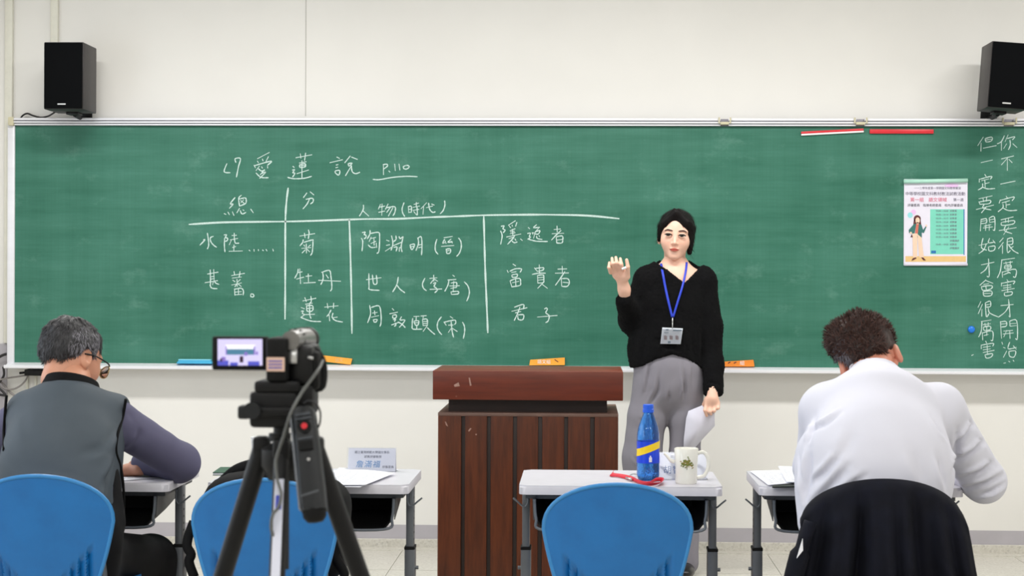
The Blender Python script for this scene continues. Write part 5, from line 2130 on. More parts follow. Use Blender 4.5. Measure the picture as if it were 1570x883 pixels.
def strands(name, V, N, sel, n, length, width, dirf, mat, parent, seed=1, jitter=0.35, lift=0.3):
    """short tapered locks standing off a scalp surface"""
    rnd = np.random.RandomState(seed)
    ids = rnd.choice(np.nonzero(sel)[0], n)
    vs, fs = [], []
    for i in ids:
        p, nn = V[i], N[i]
        d = dirf(p, nn) + rnd.normal(0, jitter, 3)
        d = d - nn * (d @ nn) * (1 - lift)
        d = d / max(1e-6, np.linalg.norm(d))
        L = length * rnd.uniform(0.6, 1.25)
        s = np.cross(d, nn)
        s = s / max(1e-6, np.linalg.norm(s)) * width * rnd.uniform(0.6, 1.3)
        o = len(vs)
        p = p - nn * 0.001
        q = p + d * L * 0.55 + nn * L * 0.12
        t = p + d * L + nn * L * 0.05
        vs += [p - s, p + s, q - s * 0.8, q + s * 0.8, t, p + nn * width * 0.8, q + nn * width * 0.6]
        fs += [(o, o + 5, o + 6, o + 2), (o + 5, o + 1, o + 3, o + 6), (o + 2, o + 6, o + 4), (o + 6, o + 3, o + 4)]
    me = bpy.data.meshes.new(name)
    off = np.array(wpos(parent))
    me.from_pydata([tuple(v - off) for v in vs], [], fs)
    me.polygons.foreach_set('use_smooth', [True] * len(me.polygons))
    return tag(link(name, me, mat, parent), kind='stuff')


# ---- skin, hair, cloth
def skin(name, c, lip):
    m = NT(name)
    at = m.n('ShaderNodeAttribute', attribute_name='tint')
    f = m.noise(m.coords(), 40, 3)
    base = m.ramp(f, [(0.3, tuple(v * 0.96 for v in lin(c)[:3])), (0.7, tuple(min(1, v * 1.03) for v in lin(c)[:3]))])
    sp = m.n('ShaderNodeSeparateColor')
    m.l(at.outputs['Color'], sp.inputs[0])
    col = m.mix(sp.outputs[0], base, lin(lip))
    col = m.mix(sp.outputs[1], col, lin((214, 138, 120)))
    m.col(col)
    m.set(Roughness=0.5)
    m.b.inputs['Subsurface Weight'].default_value = 0.12
    m.b.inputs['Subsurface Radius'].default_value = (0.012, 0.005, 0.003)
    m.b.inputs['Subsurface Scale'].default_value = 0.5
    return m.m


def hairmat(name, c0, c1, rough=0.4, scale=(260, 260, 22), spec=0.5):
    m = NT(name)
    v = m.coords(scale)
    f = m.noise(v, 1.0, 4, 0.7)
    m.col(m.ramp(f, [(0.35, lin(c0)), (0.7, lin(c1))]))
    m.set(Roughness=rough)
    m.b.inputs['Specular IOR Level'].default_value = spec
    m.bump(f, 0.7, 0.002)
    return m.m


M['skin_w'] = skin('fair_skin', (236, 190, 168), (192, 82, 68))
M['skin_m'] = skin('warm_skin', (206, 146, 118), (190, 90, 80))
M['skin_m2'] = skin('ruddy_skin', (208, 140, 116), (190, 90, 80))
M['hair_w'] = hairmat('black_hair', (9, 8, 9), (26, 21, 21), 0.45, spec=0.14)
M['hair_grey'] = hairmat('greying_hair', (15, 15, 17), (66, 64, 68), 0.55, (120, 120, 40))
M['hair_silver'] = hairmat('silver_hair', (74, 73, 80), (148, 145, 154), 0.5, (160, 160, 50))
M['hair_brown'] = hairmat('dark_brown_hair', (20, 13, 12), (66, 40, 34), 0.6, (150, 150, 60))
M['brown_tuft'] = hairmat('brown_hair_tips', (44, 27, 24), (96, 62, 52), 0.6, (150, 150, 60))


def cloth(name, c, rough=0.85, var=0.05, weave=900, bump=0.25, sheen=0.0, big=6):
    m = NT(name)
    v = m.coords()
    a = lin(c)
    m.col(m.ramp(m.noise(v, big, 4), [(0.3, tuple(x * (1 - var) for x in a[:3])), (0.7, tuple(min(1, x * (1 + var)) for x in a[:3]))]))
    m.set(Roughness=rough)
    m.b.inputs['Sheen Weight'].default_value = sheen
    m.b.inputs['Specular IOR Level'].default_value = 0.2
    m.bump(m.noise(v, weave, 2), bump, 0.0008)
    return m.m


M['sweater'] = cloth('black_knit', (9, 9, 11), 1.0, 0.2, 260, 0.8)
M['slacks'] = cloth('grey_wool', (134, 131, 140), 0.85, 0.05, 900, 0.2)
M['vest'] = cloth('charcoal_vest', (74, 82, 90), 0.6, 0.05, 700, 0.15)
M['shirt_m'] = cloth('mauve_grey_shirt', (92, 90, 114), 0.75, 0.06, 900, 0.2)
M['knitcollar'] = cloth('black_collar_knit', (10, 10, 12), 0.9, 0.1, 500, 0.3)
M['blacktrousers'] = cloth('black_trousers', (13, 13, 16), 0.8, 0.1, 700, 0.2)
M['whiteknit'] = cloth('white_fine_knit', (217, 217, 229), 0.9, 0.012, 800, 0.2)
M['shoe'] = plain('black_leather', (16, 15, 16), 0.3)
M['eyewhite'] = plain('eye_white', (232, 228, 226), 0.2, var=0.01)
M['iris'] = plain('dark_iris', (12, 8, 8), 0.35)
M['brow'] = plain('dark_brow', (70, 50, 44), 0.7)
M['darkfleck'] = plain('mouth_line', (120, 36, 34), 0.6)


def head_sdf(jaw=1.0, ear=True, neck=0.050, nose=1.0, ex=0.0, nk=(0, 0.040, -0.17)):
    h = Blob()
    h.ell((0, 0.012, 0.032), (0.072, 0.089, 0.080), 0.02)
    h.ell((0, -0.018, -0.012), (0.064 * jaw, 0.068, 0.083), 0.03)
    h.ell((0, -0.034, -0.062), (0.046 * jaw, 0.044, 0.043), 0.03)
    h.ell((0, -0.062, -0.097), (0.020, 0.017, 0.014), 0.025)
    for s in (-1, 1):
        h.ell((s * 0.036, -0.050, -0.030), (0.026, 0.026, 0.028), 0.025)
        h.ell((s * 0.031, -0.066, 0.018), (0.022, 0.014, 0.008), 0.014)
    for s in (-1, 1):
        h.ell((s * 0.031, -0.096, 0.0), (0.0165, 0.014, 0.009), 0.012, op='-')
    h.cone((0, -0.078, 0.004), (0, -0.094 - 0.004 * nose, -0.032), 0.0055, 0.0075, 0.014)
    h.ell((0, -0.0965 - 0.003 * nose, -0.036), (0.0082, 0.0082, 0.0066), 0.007)
    for s in (-1, 1):
        h.ell((s * 0.0100, -0.0895, -0.0385), (0.0058, 0.007, 0.0052), 0.006)
        h.ell((s * 0.0055, -0.0955, -0.0435), (0.0033, 0.004, 0.0025), 0.003, op='-')
    h.ell((0, -0.0860, -0.0612), (0.0200, 0.0085, 0.0042), 0.006)
    h.ell((0, -0.0850, -0.0688), (0.0160, 0.0095, 0.0052), 0.006)
    h.cone((-0.019, -0.0935, -0.0648), (0.019, -0.0935, -0.0648), 0.0016, 0.0016, 0.003, op='-')
    if ear:
        for s in (-1, 1):
            R = Matrix.Rotation(s * 0.30, 3, 'Z') @ Matrix.Rotation(-0.15, 3, 'X')
            h.ell((s * (0.0765 + ex), 0.008, -0.012), (0.007 + ex * 0.4, 0.019, 0.031 + ex * 0.3), 0.008 + ex * 0.5, R=R)
            h.ell((s * (0.0835 + ex * 1.3), 0.004, -0.008), (0.006, 0.010, 0.017), 0.005, R=R, op='-')
            h.ell((s * 0.073, -0.002, -0.038), (0.006, 0.008, 0.010), 0.006)
    h.cone((0, 0.022, -0.05), nk, neck, neck * (1.08 if nk[2] < -0.15 else 0.98), 0.03)
    return h


def lip_tint(V):
    """local head coordinates: lips (r) and blush (g)"""
    t = np.zeros((len(V), 4))
    t[:, 3] = 1
    d = ((V[:, 0] / 0.0205) ** 2 + ((V[:, 2] + 0.0655) / (0.0078 - 0.10 * np.abs(V[:, 0]))) ** 2)
    t[:, 0] = np.where(V[:, 1] < -0.078, np.clip(1.35 - d, 0, 1) ** 0.6, 0) * (d < 1.3)
    for s in (-1, 1):
        g = ((V[:, 0] - s * 0.040) / 0.024) ** 2 + ((V[:, 2] + 0.030) / 0.022) ** 2
        t[:, 1] += 0.20 * np.exp(-g) * (V[:, 1] < -0.02)
    return t


def xf(Mh, p):
    return Mh @ Vector(p)


def hand_blob(palm, fingers, thumb, wrist, pr, k=0.008):
    """palm: list of ellipsoids; fingers: lists of points"""
    h = Blob()
    for c, r, R in palm:
        h.ell(c, r, 0.012, R=R)
    for f, r0 in fingers:
        n = len(f)
        for i in range(n - 1):
            h.cone(f[i], f[i + 1], r0 * (1 - 0.12 * i), r0 * (1 - 0.12 * (i + 1)), k if i == 0 else 0.003)
    for i in range(len(thumb) - 1):
        h.cone(thumb[i], thumb[i + 1], 0.0105 - 0.0012 * i, 0.0095 - 0.0012 * i, 0.008 if i == 0 else 0.003)
    for i in range(len(wrist) - 1):
        h.cone(wrist[i][0], wrist[i + 1][0], wrist[i][1], wrist[i + 1][1], 0.015)
    return h


def halfspace(px0, py0, px1, py1, Y, side):
    """vertical cutting plane through two photograph points, seen from the camera; side=+1 keeps what lies to its left"""
    a, b = P(px0, py0, Y), P(px1, py1, Y)
    dx, dz = b.x - a.x, b.z - a.z
    L = math.hypot(dx, dz)
    nx, nz = -dz / L * side, dx / L * side
    return lambda X, Yy, Z: (X - a.x) * nx + (Z - a.z) * nz


def arr(v):
    return np.array(v)


# ================================================================ the standing woman
WY = -0.75


def W(px, py, dy=0.0):
    return P(px, py, WY + dy)


woman = thing('person', 'woman in a black sweater and grey trousers, hand raised before the chalkboard', 'person', (W(1022, 700).x, WY, 0))
Hw = Matrix.Translation(W(1036.5, 360.5, 0.0)) @ Matrix.Rotation(math.radians(4.0), 4, 'Y') @ Matrix.Rotation(math.radians(-5), 4, 'Z') @ Matrix.Rotation(math.radians(2), 4, 'X')
hd_ = head_sdf(jaw=0.97, neck=0.047)
hV, hQ = hd_.mesh(0.0022, 1)
ht = lip_tint(hV)
m4 = np.array(Hw)
hVw = hV @ m4[:3, :3].T + m4[:3, 3]
# trunk, arms (inside the clothes) and hands
bod = Blob()
bod.cone(W(1035, 402, 0.02), W(1035, 418, 0.01), 0.046, 0.052, 0.02)
bod.cone(W(1000, 429), W(1074, 429), 0.036, 0.036, 0.035)
bod.cone(W(1033, 424, 0.01), W(1034, 445), 0.06, 0.11, 0.05, (1, 0.6, 1))
bod.cone(W(1034, 445), W(1026, 560), 0.110, 0.095, 0.05, (1, 0.6, 1))
bod.chain([W(992, 433), W(970, 487, 0.0), W(958, 456, -0.14)], [0.038, 0.028, 0.020], 0.03)
bod.chain([W(1080, 433), W(1090, 515), W(1093, 606, -0.06)], [0.040, 0.034, 0.024], 0.03)
bod.chain([W(1004, 580), W(986, 700), W(985, 850)], [0.075, 0.055, 0.04], 0.03)
bod.chain([W(1048, 580), W(1050, 700), W(1050, 850)], [0.075, 0.055, 0.04], 0.03)
bV, bQ = bod.mesh(0.008, 2)
# raised right hand, palm to the camera, fingers cupped
rh = Blob()
rh.cone(W(959, 463, -0.115), W(957, 444, -0.155), 0.025, 0.0245, 0.02)
rh.cone(W(957, 444, -0.155), W(954, 430, -0.172), 0.0240, 0.026, 0.02, (1, 0.75, 1))
rh.ell(W(950.5, 420, -0.185), (0.036, 0.017, 0.030), 0.015)
rh.ell(W(959, 424, -0.190), (0.016, 0.015, 0.022), 0.012)
for kx, ky, mx, my, tx_, ty_, r_ in ((954, 415, 952.5, 405, 951.0, 396.5, 0.0088), (948, 414, 945.5, 403, 944.2, 394.6, 0.0090), (941.5, 415, 939.0, 404, 938.3, 395.8, 0.0086), (936, 418, 933.5, 410, 934.2, 402.5, 0.0078)):
    rh.cone(W(kx, ky, -0.195), W(mx, my, -0.235), r_ * 1.08, r_ * 0.98, 0.008)
    rh.cone(W(mx, my, -0.235), W(tx_, ty_, -0.222), r_ * 0.96, r_ * 0.72, 0.002)
rh.cone(W(962, 424, -0.195), W(962.5, 409, -0.225), 0.0115, 0.0098, 0.010)
rh.cone(W(962.5, 409, -0.225), W(960.8, 398.5, -0.228), 0.0094, 0.0070, 0.002)
rV, rQ = rh.mesh(0.0019, 1)
# left hand holding the sheet
lh = Blob()
LD = -0.105
lh.cone(W(1093, 596, LD + 0.02), W(1092, 610, LD), 0.026, 0.0235, 0.02)
lh.ell(W(1091.5, 616, LD), (0.034, 0.017, 0.030), 0.014)
for p0, p1, p2, p3, r_ in ((((1083, 620), (1080.5, 630), (1082.5, 637.5), None), None, None, None, 0.0085),):
    pass
fg = [([(1083, 620, 0), (1081, 629, -0.012), (1083.5, 637, 0.002)], 0.0088),
      ([(1089, 622, 0), (1088, 631, -0.014), (1090, 634.5, 0.008)], 0.0092),
      ([(1095.5, 621, 0), (1095, 629.5, -0.014), (1094.5, 631, 0.010)], 0.0088),
      ([(1101, 618, 0), (1101, 625.5, -0.012), (1099, 627, 0.010)], 0.0080)]
for f_, r_ in fg:
    q_ = [W(x, y, LD + dy) for x, y, dy in f_]
    lh.cone(q_[0], q_[1], r_ * 1.05, r_, 0.007)
    lh.cone(q_[1], q_[2], r_, r_ * 0.8, 0.002)
lh.cone(W(1083, 612, LD + 0.01), W(1079.5, 620, LD + 0.032), 0.0105, 0.0095, 0.008)
lh.cone(W(1079.5, 620, LD + 0.032), W(1082.5, 628, LD + 0.038), 0.0092, 0.0075, 0.002)
lV, lQ = lh.mesh(0.0019, 1)
AV, AQ = join([(hVw, hQ), (bV, bQ), (rV, rQ), (lV, lQ)])
tint = np.zeros((len(AV), 4))
tint[:, 3] = 1
tint[:len(ht)] = ht
mobj('body', AV, AQ, M['skin_w'], woman, tint)
headtree = bvh(hVw, hQ)

# face details
for s in (-1, 1):
    c = xf(Hw, (s * 0.031, -0.0765, -0.0005))
    b = NB()
    bmesh.ops.create_uvsphere(b, u_segments=20, v_segments=12, radius=0.0134)
    bmesh.ops.scale(b, vec=(1, 1, 0.62), verts=b.verts)
    bmesh.ops.translate(b, vec=c, verts=b.verts)
    e = obj('eye', b, M['eyewhite'], woman, True)
    b = NB()
    bmesh.ops.create_uvsphere(b, u_segments=16, v_segments=10, radius=0.0092)
    bmesh.ops.scale(b, vec=(0.9, 0.45, 0.72), verts=b.verts)
    bmesh.ops.translate(b, vec=xf(Hw, (s * 0.031 - 0.0015, -0.0886, -0.0005)), verts=b.verts)
    obj('iris', b, M['iris'], e, True)

    def lid(pts, rr, nm, mat, z=0.0):
        b = NB()
        q = []
        for x_, z_ in pts:
            d = Hw.to_3x3() @ Vector((0, 1, 0))
            o_ = xf(Hw, (s * x_, -0.20, z_))
            h_ = headtree.ray_cast(o_, d)
            y_ = h_[0] if h_[0] is not None else xf(Hw, (s * x_, -0.088, z_))
            q.append(y_ - d * 0.0008)
        q = smooth_path(q, 5)
        n_ = len(q)
        tube(b, q, [rr * (0.35 + 0.65 * math.sin(PI * i / (n_ - 1)) ** 0.6) for i in range(n_)], 8)
        return obj(nm, b, mat, woman, True)
    # upper lid: skin fold with the lash line under it, lower lid
    b = NB()
    R3 = Hw.to_3x3()
    up = [xf(Hw, (s * (0.031 + 0.0155 * math.cos(a)), -0.0888 - 0.0035 * math.sin(a), -0.001 + 0.0056 * math.sin(a))) for a in [PI * i / 10 for i in range(11)]]
    tube(b, up, [0.0013 + 0.0017 * math.sin(PI * i / 10) for i in range(11)], 8)
    obj('lash_line', b, M['iris'], woman, True)
    b = NB()
    up = [xf(Hw, (s * (0.031 + 0.0165 * math.cos(a)), -0.0868 - 0.0035 * math.sin(a), 0.001 + 0.0080 * math.sin(a))) for a in [PI * i / 10 for i in range(11)]]
    tube(b, up, [0.0022 + 0.0016 * math.sin(PI * i / 10) for i in range(11)], 8)
    obj('eyelid', b, M['skin_w'], woman, True)
    b = NB()
    up = [xf(Hw, (s * (0.031 + 0.0150 * math.cos(a)), -0.0872 - 0.003 * math.sin(a), -0.002 - 0.0052 * math.sin(a))) for a in [PI * i / 10 for i in range(11)]]
    tube(b, up, [0.0008 + 0.0005 * math.sin(PI * i / 10) for i in range(11)], 8)
    obj('eyelid', b, M['skin_w'], woman, True)
    lid([(0.013, 0.0185), (0.026, 0.0212), (0.038, 0.0218), (0.050, 0.0165)], 0.0038, 'eyebrow', M['brow'])
b = NB()
tube(b, smooth_path([xf(Hw, p) for p in ((-0.019, -0.0905, -0.0655), (-0.009, -0.0945, -0.0640), (0, -0.0955, -0.0652), (0.009, -0.0945, -0.0640), (0.019, -0.0905, -0.0655))], 4), 0.0009, 6)
obj('lip_line', b, M['darkfleck'], woman, True)

# hair: parted curtain, drawn back
hr = Blob()
hr.ell((0, 0.020, 0.034), (0.0835, 0.099, 0.086), 0.02)
hr.cone((0.070, -0.030, 0.035), (0.0670, -0.018, -0.074), 0.0195, 0.0120, 0.02)
hr.cone((0.060, -0.052, 0.045), (0.0660, -0.036, -0.045), 0.0140, 0.0105, 0.02)
hr.cone((-0.066, -0.030, 0.035), (-0.0750, -0.010, -0.028), 0.0190, 0.0085, 0.02)
hr.ell((0.0, 0.075, -0.03), (0.055, 0.045, 0.055), 0.03)
hr.cone((-0.004, -0.058, 0.102), (0.046, -0.060, 0.062), 0.018, 0.019, 0.02)
hr.cone((-0.004, -0.058, 0.102), (-0.056, -0.056, 0.052), 0.018, 0.016, 0.02)
hr.ell((-0.009, -0.125, -0.030), (0.0590, 0.088, 0.1170), 0.006, op='-')
hr.cone((-0.004, -0.12, 0.118), (-0.004, 0.05, 0.130), 0.004, 0.004, 0.008, op='-')
hr.cone((0, 0.02, -0.05), (0, 0.03, -0.2), 0.047, 0.05, 0.005, op='-')
V_, Q_ = hr.mesh(0.0026, 2, Hw)
mobj('hair', V_, Q_, M['hair_w'], woman)
# fine loose strands at the crown and the cheek
N_ = normals(V_, Q_)
R3 = np.array(Hw.to_3x3())
strands('loose_strands', V_, N_, N_[:, 1] < 0.3, 420, 0.035, 0.0007, lambda p, n: np.array([0.8 * np.sign(p[0] - Hw.translation.x + 0.004), 0.1, -1.0]), M['hair_w'], woman, 2, 0.12, 0.05)

# sweater
sw = Blob()
SX = (1, 0.62, 1)
sw.cone(W(990, 426), W(1078, 427), 0.044, 0.046, 0.05)
sw.cone(W(1035, 436, 0.0), W(1031, 480), 0.138, 0.155, 0.05, SX)
sw.cone(W(1031, 480), W(1023, 535, 0.0), 0.155, 0.162, 0.05, SX)
sw.cone(W(1023, 535), W(1024, 566), 0.162, 0.160, 0.05, SX)
sw.cone(W(1024, 422, 0.012), W(1044, 422, 0.012), 0.056, 0.056, 0.04, (1, 0.8, 1))
sw.cone(W(990, 433), W(969, 490, 0.0), 0.055, 0.057, 0.035)
sw.cone(W(969, 490, 0.0), W(957.5, 461, -0.125), 0.056, 0.041, 0.03)
sw.cone(W(1079, 434), W(1088, 500, -0.01), 0.056, 0.056, 0.04)
sw.cone(W(1088, 500, -0.01), W(1092, 560, -0.03), 0.055, 0.048, 0.03)
sw.cone(W(1092, 560, -0.03), W(1093.5, 598, -0.065), 0.048, 0.047, 0.03)
nb, nl_, nr_ = W(1048.5, 434), W(1008.5, 404), W(1071, 412)


def vneck(X, Y, Z):
    # deep V in front, shallow scoop behind
    def pl(a, c, side):
        dx, dz = c.x - a.x, c.z - a.z
        L = math.hypot(dx, dz)
        return ((X - a.x) * dz - (Z - a.z) * dx) / L * side
    d = np.maximum(pl(nl_, nb, 1), pl(nb, nr_, 1))
    return np.maximum(d, Y - (WY + 0.03))


sw.fn(vneck, 0.004, '-')
sw.cone(W(1034, 395, 0.03), W(1034, 411, 0.035), 0.058, 0.060, 0.01, op='-')
hem = [(960, 566), (985, 560), (1005, 549), (1030, 542), (1052, 549), (1070, 562), (1082, 568)]
hx_ = np.array([W(x, y).x for x, y in hem])
hz_ = np.array([W(x, y).z for x, y in hem])
sleeve_x = W(1077, 560).x


def hemf(X, Y, Z):
    zz = np.interp(X.ravel(), hx_, hz_).reshape(X.shape)
    d = Z - zz
    return np.where((X > sleeve_x), 1.0, d)


sw.fn(hemf, 0.004, '-')
# invert: cut everything below the hem
sw.pr[-1] = ('f', lambda X, Y, Z: hemf(X, Y, Z), None, None, 0, 0.006, None, '-')
cuff_z = W(1093, 607.5, -0.06).z
sw.fn(lambda X, Y, Z: Z - cuff_z + 0 * X, 0.004, '-')
V_, Q_ = sw.mesh(0.0055, 2)
cr = [([W(985, 450, -0.06), W(972, 490, -0.07)], 0.012, 0.008), ([W(958, 480, -0.06), W(975, 500, -0.05)], 0.01, 0.008), ([W(1078, 445, -0.06), W(1076, 500, -0.06)], 0.012, 0.010),
      ([W(1076, 500, -0.06), W(1076, 560, -0.06)], 0.010, 0.012), ([W(990, 505, -0.09), W(985, 555, -0.09)], 0.014, 0.006), ([W(1000, 520, -0.1), W(1040, 535, -0.1)], 0.014, 0.006),
      ([W(1060, 520, -0.09), W(1066, 556, -0.09)], 0.012, 0.006), ([W(1084, 585, -0.1), W(1104, 590, -0.1)], 0.008, 0.005), ([W(1010, 470, -0.1), W(995, 500, -0.1)], 0.012, 0.004)]
V_ = creases(V_, Q_, cr, 0.0015, 30)
rnd_ = np.random.RandomState(4)
V_ = V_ + normals(V_, Q_) * rnd_.normal(0, 0.0011, len(V_))[:, None]
mobj('sweater', V_, Q_, M['sweater'], woman)
swtree = bvh(*join([(V_, Q_), (AV, AQ)]))

# trousers
tr_ = Blob()
TS_ = (1, 0.66, 1)
tr_.cone(W(1026, 545), W(1026, 560), 0.138, 0.148, 0.04, TS_)
tr_.cone(W(1026, 560), W(1026, 585), 0.148, 0.150, 0.04, TS_)
tr_.chain([W(1004, 590), W(992, 640), W(984, 700), W(983, 790), W(986, 862)], [0.098, 0.088, 0.088, 0.080, 0.070], 0.018, (1, 0.85, 1))
tr_.chain([W(1050, 590), W(1051, 640), W(1050, 700), W(1049, 790), W(1049, 862)], [0.086, 0.076, 0.070, 0.068, 0.066], 0.018, (1, 0.85, 1))
V_, Q_ = tr_.mesh(0.0065, 2)
F_ = -0.09
cr = [([W(1027, 548, F_), W(1026, 600, F_), W(1023, 640, F_)], 0.006, 0.006), ([W(1047, 558, F_), W(1050, 600, F_), W(1048, 660, F_)], 0.008, 0.008),
      ([W(1062, 566, F_), W(1064, 610, F_), W(1060, 650, F_)], 0.007, 0.006), ([W(996, 560, F_), W(988, 600, F_), W(968, 625, F_)], 0.010, 0.008),
      ([W(1014, 560, F_), W(1008, 600, F_), W(985, 640, F_)], 0.010, 0.007), ([W(1022, 640, F_), W(1000, 650, F_), W(975, 642, F_)], 0.010, 0.009),
      ([W(1020, 660, F_), W(1000, 690, F_), W(985, 700, F_)], 0.012, 0.006), ([W(1030, 650, F_), W(1042, 680, F_), W(1046, 720, F_)], 0.010, 0.006),
      ([W(958, 690, F_), W(980, 712, F_)], 0.010, 0.006)]
V_ = creases(V_, Q_, [(p_, w_ * 0.9, d_ * 1.8) for p_, w_, d_ in cr], 0.0015, 26)
mobj('trousers', V_, Q_, M['slacks'], woman)
for px in (985, 1049):
    p_ = W(px, 870)
    sh = Blob()
    sh.ell((p_.x, WY - 0.06, 0.032), (0.045, 0.115, 0.032), 0.02)
    sh.ell((p_.x, WY + 0.01, 0.055), (0.036, 0.05, 0.05), 0.03)
    sh.fn(lambda X, Y, Z: Z - 0.002 + 0 * X, 0.0, '-')
    V_, Q_ = sh.mesh(0.006, 1)
    mobj('shoe', V_, Q_, M['shoe'], woman)

# lanyard with badge
M['blueribbon'] = plain('blue_ribbon', (34, 62, 198), 0.5, var=0.04)
lan = thing('name_badge', 'name badge hanging from a blue lanyard on the standing woman', 'badge', tuple(W(1031, 500, -0.12)))


def ribbon3(pts, wd, mat, parent, nm, thick=0.0012):
    b = NB()
    sp_ = smooth_path(pts, 6)
    prev = None
    for i, p_ in enumerate(sp_):
        a_, c_ = sp_[max(0, i - 1)], sp_[min(len(sp_) - 1, i + 1)]
        t_ = (c_ - a_).normalized()
        view = (p_ - CAMP).normalized()
        s_ = t_.cross(Vector((0, 1, 0))).normalized() * wd * 0.5
        cur = (b.verts.new(p_ - s_), b.verts.new(p_ + s_))
        if prev:
            b.faces.new((prev[0], prev[1], cur[1], cur[0]))
        prev = cur
    o = obj(nm, b, mat, parent, True)
    solidify(o, thick, 0)
    return o


lp = [on_surface(swtree, x, y, 0.0075) for x, y in [(1013.5, 404), (1016, 418), (1020, 440), (1025, 463), (1030.5, 486)]]
rp_ = [on_surface(swtree, x, y, 0.0075) for x, y in [(1053, 402), (1051, 418), (1046, 440), (1039, 463), (1032, 486)]]
ribbon3(lp, 0.0105, M['blueribbon'], lan, 'strap')
ribbon3(rp_, 0.0095, M['blueribbon'], lan, 'strap')
b = NB()
cpt = on_surface(swtree, 1031.2, 487, 0.006)
tube(b, [cpt, on_surface(swtree, 1031, 497, 0.008)], 0.0028, 8)
tube(b, [on_surface(swtree, 1031, 495, 0.008), on_surface(swtree, 1031, 503, 0.010)], 0.0048, 8, flat=0.5)
obj('metal_clip', b, M['silver'], lan, True)
q_ = [(1015.5, 502), (1047, 503.5), (1043.5, 527.5), (1012.5, 527)]
yb_ = on_surface(swtree, 1030, 515, 0.012).y
b = NB()
q_ = [P(x, y, yb_ + (0.004 if y < 510 else 0)) for x, y in q_]
prism(b, q_, (0, 0.002, 0))
M['badgecard'] = plain('badge_card', (240, 243, 250), 0.3, var=0.04, scale=50)
obj('badge_card', b, M['badgecard'], lan)
b = NB()
e_ = [P(x, y, yb_ - 0.0016) for x, y in [(1014.8, 501), (1047.8, 502.5), (1044.3, 528.3), (1011.7, 527.8)]]
prism(b, e_, (0, 0.0008, 0))
obj('clear_sleeve', b, M['acrylic'], lan)
M['badgegrey'] = plain('badge_print', (150, 168, 182), 0.5, var=0.04)
M['badgerose'] = plain('badge_rose_print', (196, 158, 160), 0.5, var=0.04)
b = NB()
for x0_, x1_, y0_, y1_ in ((1021, 1025, 504.5, 506.5), (1032, 1045, 505.5, 507.5), (1024, 1028, 523, 526.5), (1018, 1025, 509.5, 510.5)):
    prism(b, [P(x, y, yb_ - 0.0004) for x, y in ((x0_, y0_), (x1_, y0_), (x1_, y1_), (x0_, y1_))], (0, 0.0003, 0))
obj('badge_print', b, M['badgegrey'], lan)
b = NB()
for ox_ in (1018, 1026.5, 1035.5):
    for x0_, y0_, x1_, y1_ in ((0, 2.5, 4.6, 3.3), (2, 0, 2.8, 7), (0.2, 5, 4.8, 5.8), (0.3, 0.2, 1.1, 6.5), (3.6, 1, 4.4, 7)):
        prism(b, [P(ox_ + x, 514 + y, yb_ - 0.0004) for x, y in ((x0_, y0_), (x1_, y0_), (x1_, y1_), (x0_, y1_))], (0, 0.0003, 0))
obj('badge_characters', b, M['badgerose'], lan)

# sheet of paper in her left hand, chalk in her right
PYw = LD + 0.020
q_ = [(1055.5, 630), (1081, 619.5), (1089, 618.5), (1095.5, 627), (1096, 653), (1081, 669), (1066, 686), (1047.5, 700), (1048.5, 672), (1052, 641)]
b = NB()
vv = [b.verts.new(W(x, y, PYw + 0.012 * math.sin((x - 1047) / 48 * PI))) for x, y in q_]
cvt = b.verts.new(W(1072, 652, PYw + 0.004))
for i in range(len(vv)):
    b.faces.new((vv[i], vv[(i + 1) % len(vv)], cvt))
o = obj('paper', b, plain('folded_paper', (212, 211, 225), 0.7, var=0.01), None, True)
solidify(o, 0.0008, 0)
tag(o, 'pale folded sheets of paper held low in the woman\'s left hand', 'paper')
b = NB()
tube(b, [W(953.8, 412.3, -0.232), W(959.8, 410, -0.236)], 0.0056, 12)
tag(obj('chalk_stick', b, plain('chalk_stub', (244, 246, 248), 0.8, var=0.01), None, 0.6), 'short white chalk stick between the raised fingers of the woman', 'chalk')


# ================================================================ the man in the grey vest (seated, left)
def L_(px, py, Y):
    return P(px, py, Y)


man = thing('person', 'grey-haired man in a charcoal vest writing at the left desk, seen from behind', 'person', (L_(100, 700, -3.7).x, -3.72, 0))
Hm = Matrix.Translation(L_(111, 548, -3.50)) @ Matrix.Rotation(math.radians(180 - 33), 4, 'Z') @ Matrix.Rotation(math.radians(7), 4, 'Y') @ Matrix.Rotation(math.radians(24), 4, 'X')
hd_ = head_sdf(jaw=1.08, neck=0.056, nk=(0, 0.026, -0.085))
hV, hQ = hd_.mesh(0.0028, 1)
m4 = np.array(Hm)
hVm = hV @ m4[:3, :3].T + m4[:3, 3]
bod = Blob()
bod.cone(L_(111, 568, -3.52), L_(108, 600, -3.575), 0.055, 0.062, 0.03)
bod.cone(L_(50, 645, -3.62), L_(165, 645, -3.62), 0.035, 0.035, 0.04)
bod.cone(L_(102, 670, -3.64), L_(92, 840, -3.80), 0.12, 0.12, 0.05, (1, 0.6, 1))
HR = Vector((L_(192, 736, -3.34).x, -3.34, TOP + 0.016))
HL = Vector((L_(80, 736, -3.30).x, -3.26, TOP + 0.016))
elR = Vector((L_(276, 715, -3.42).x, -3.42, TOP + 0.052))
elL = Vector((L_(-70, 715, -3.45).x, -3.45, TOP + 0.052))
bod.chain([L_(172, 650, -3.62), elR, HR + Vector((0.03, -0.005, 0.016))], [0.036, 0.028, 0.022], 0.02)
bod.chain([L_(40, 640, -3.62), elL, HL + Vector((-0.03, -0.005, 0.016))], [0.045, 0.036, 0.026], 0.03)
kR, kL = Vector((L_(232, 862, -3.34).x, -3.34, 0.455)), Vector((L_(40, 862, -3.34).x, -3.34, 0.455))
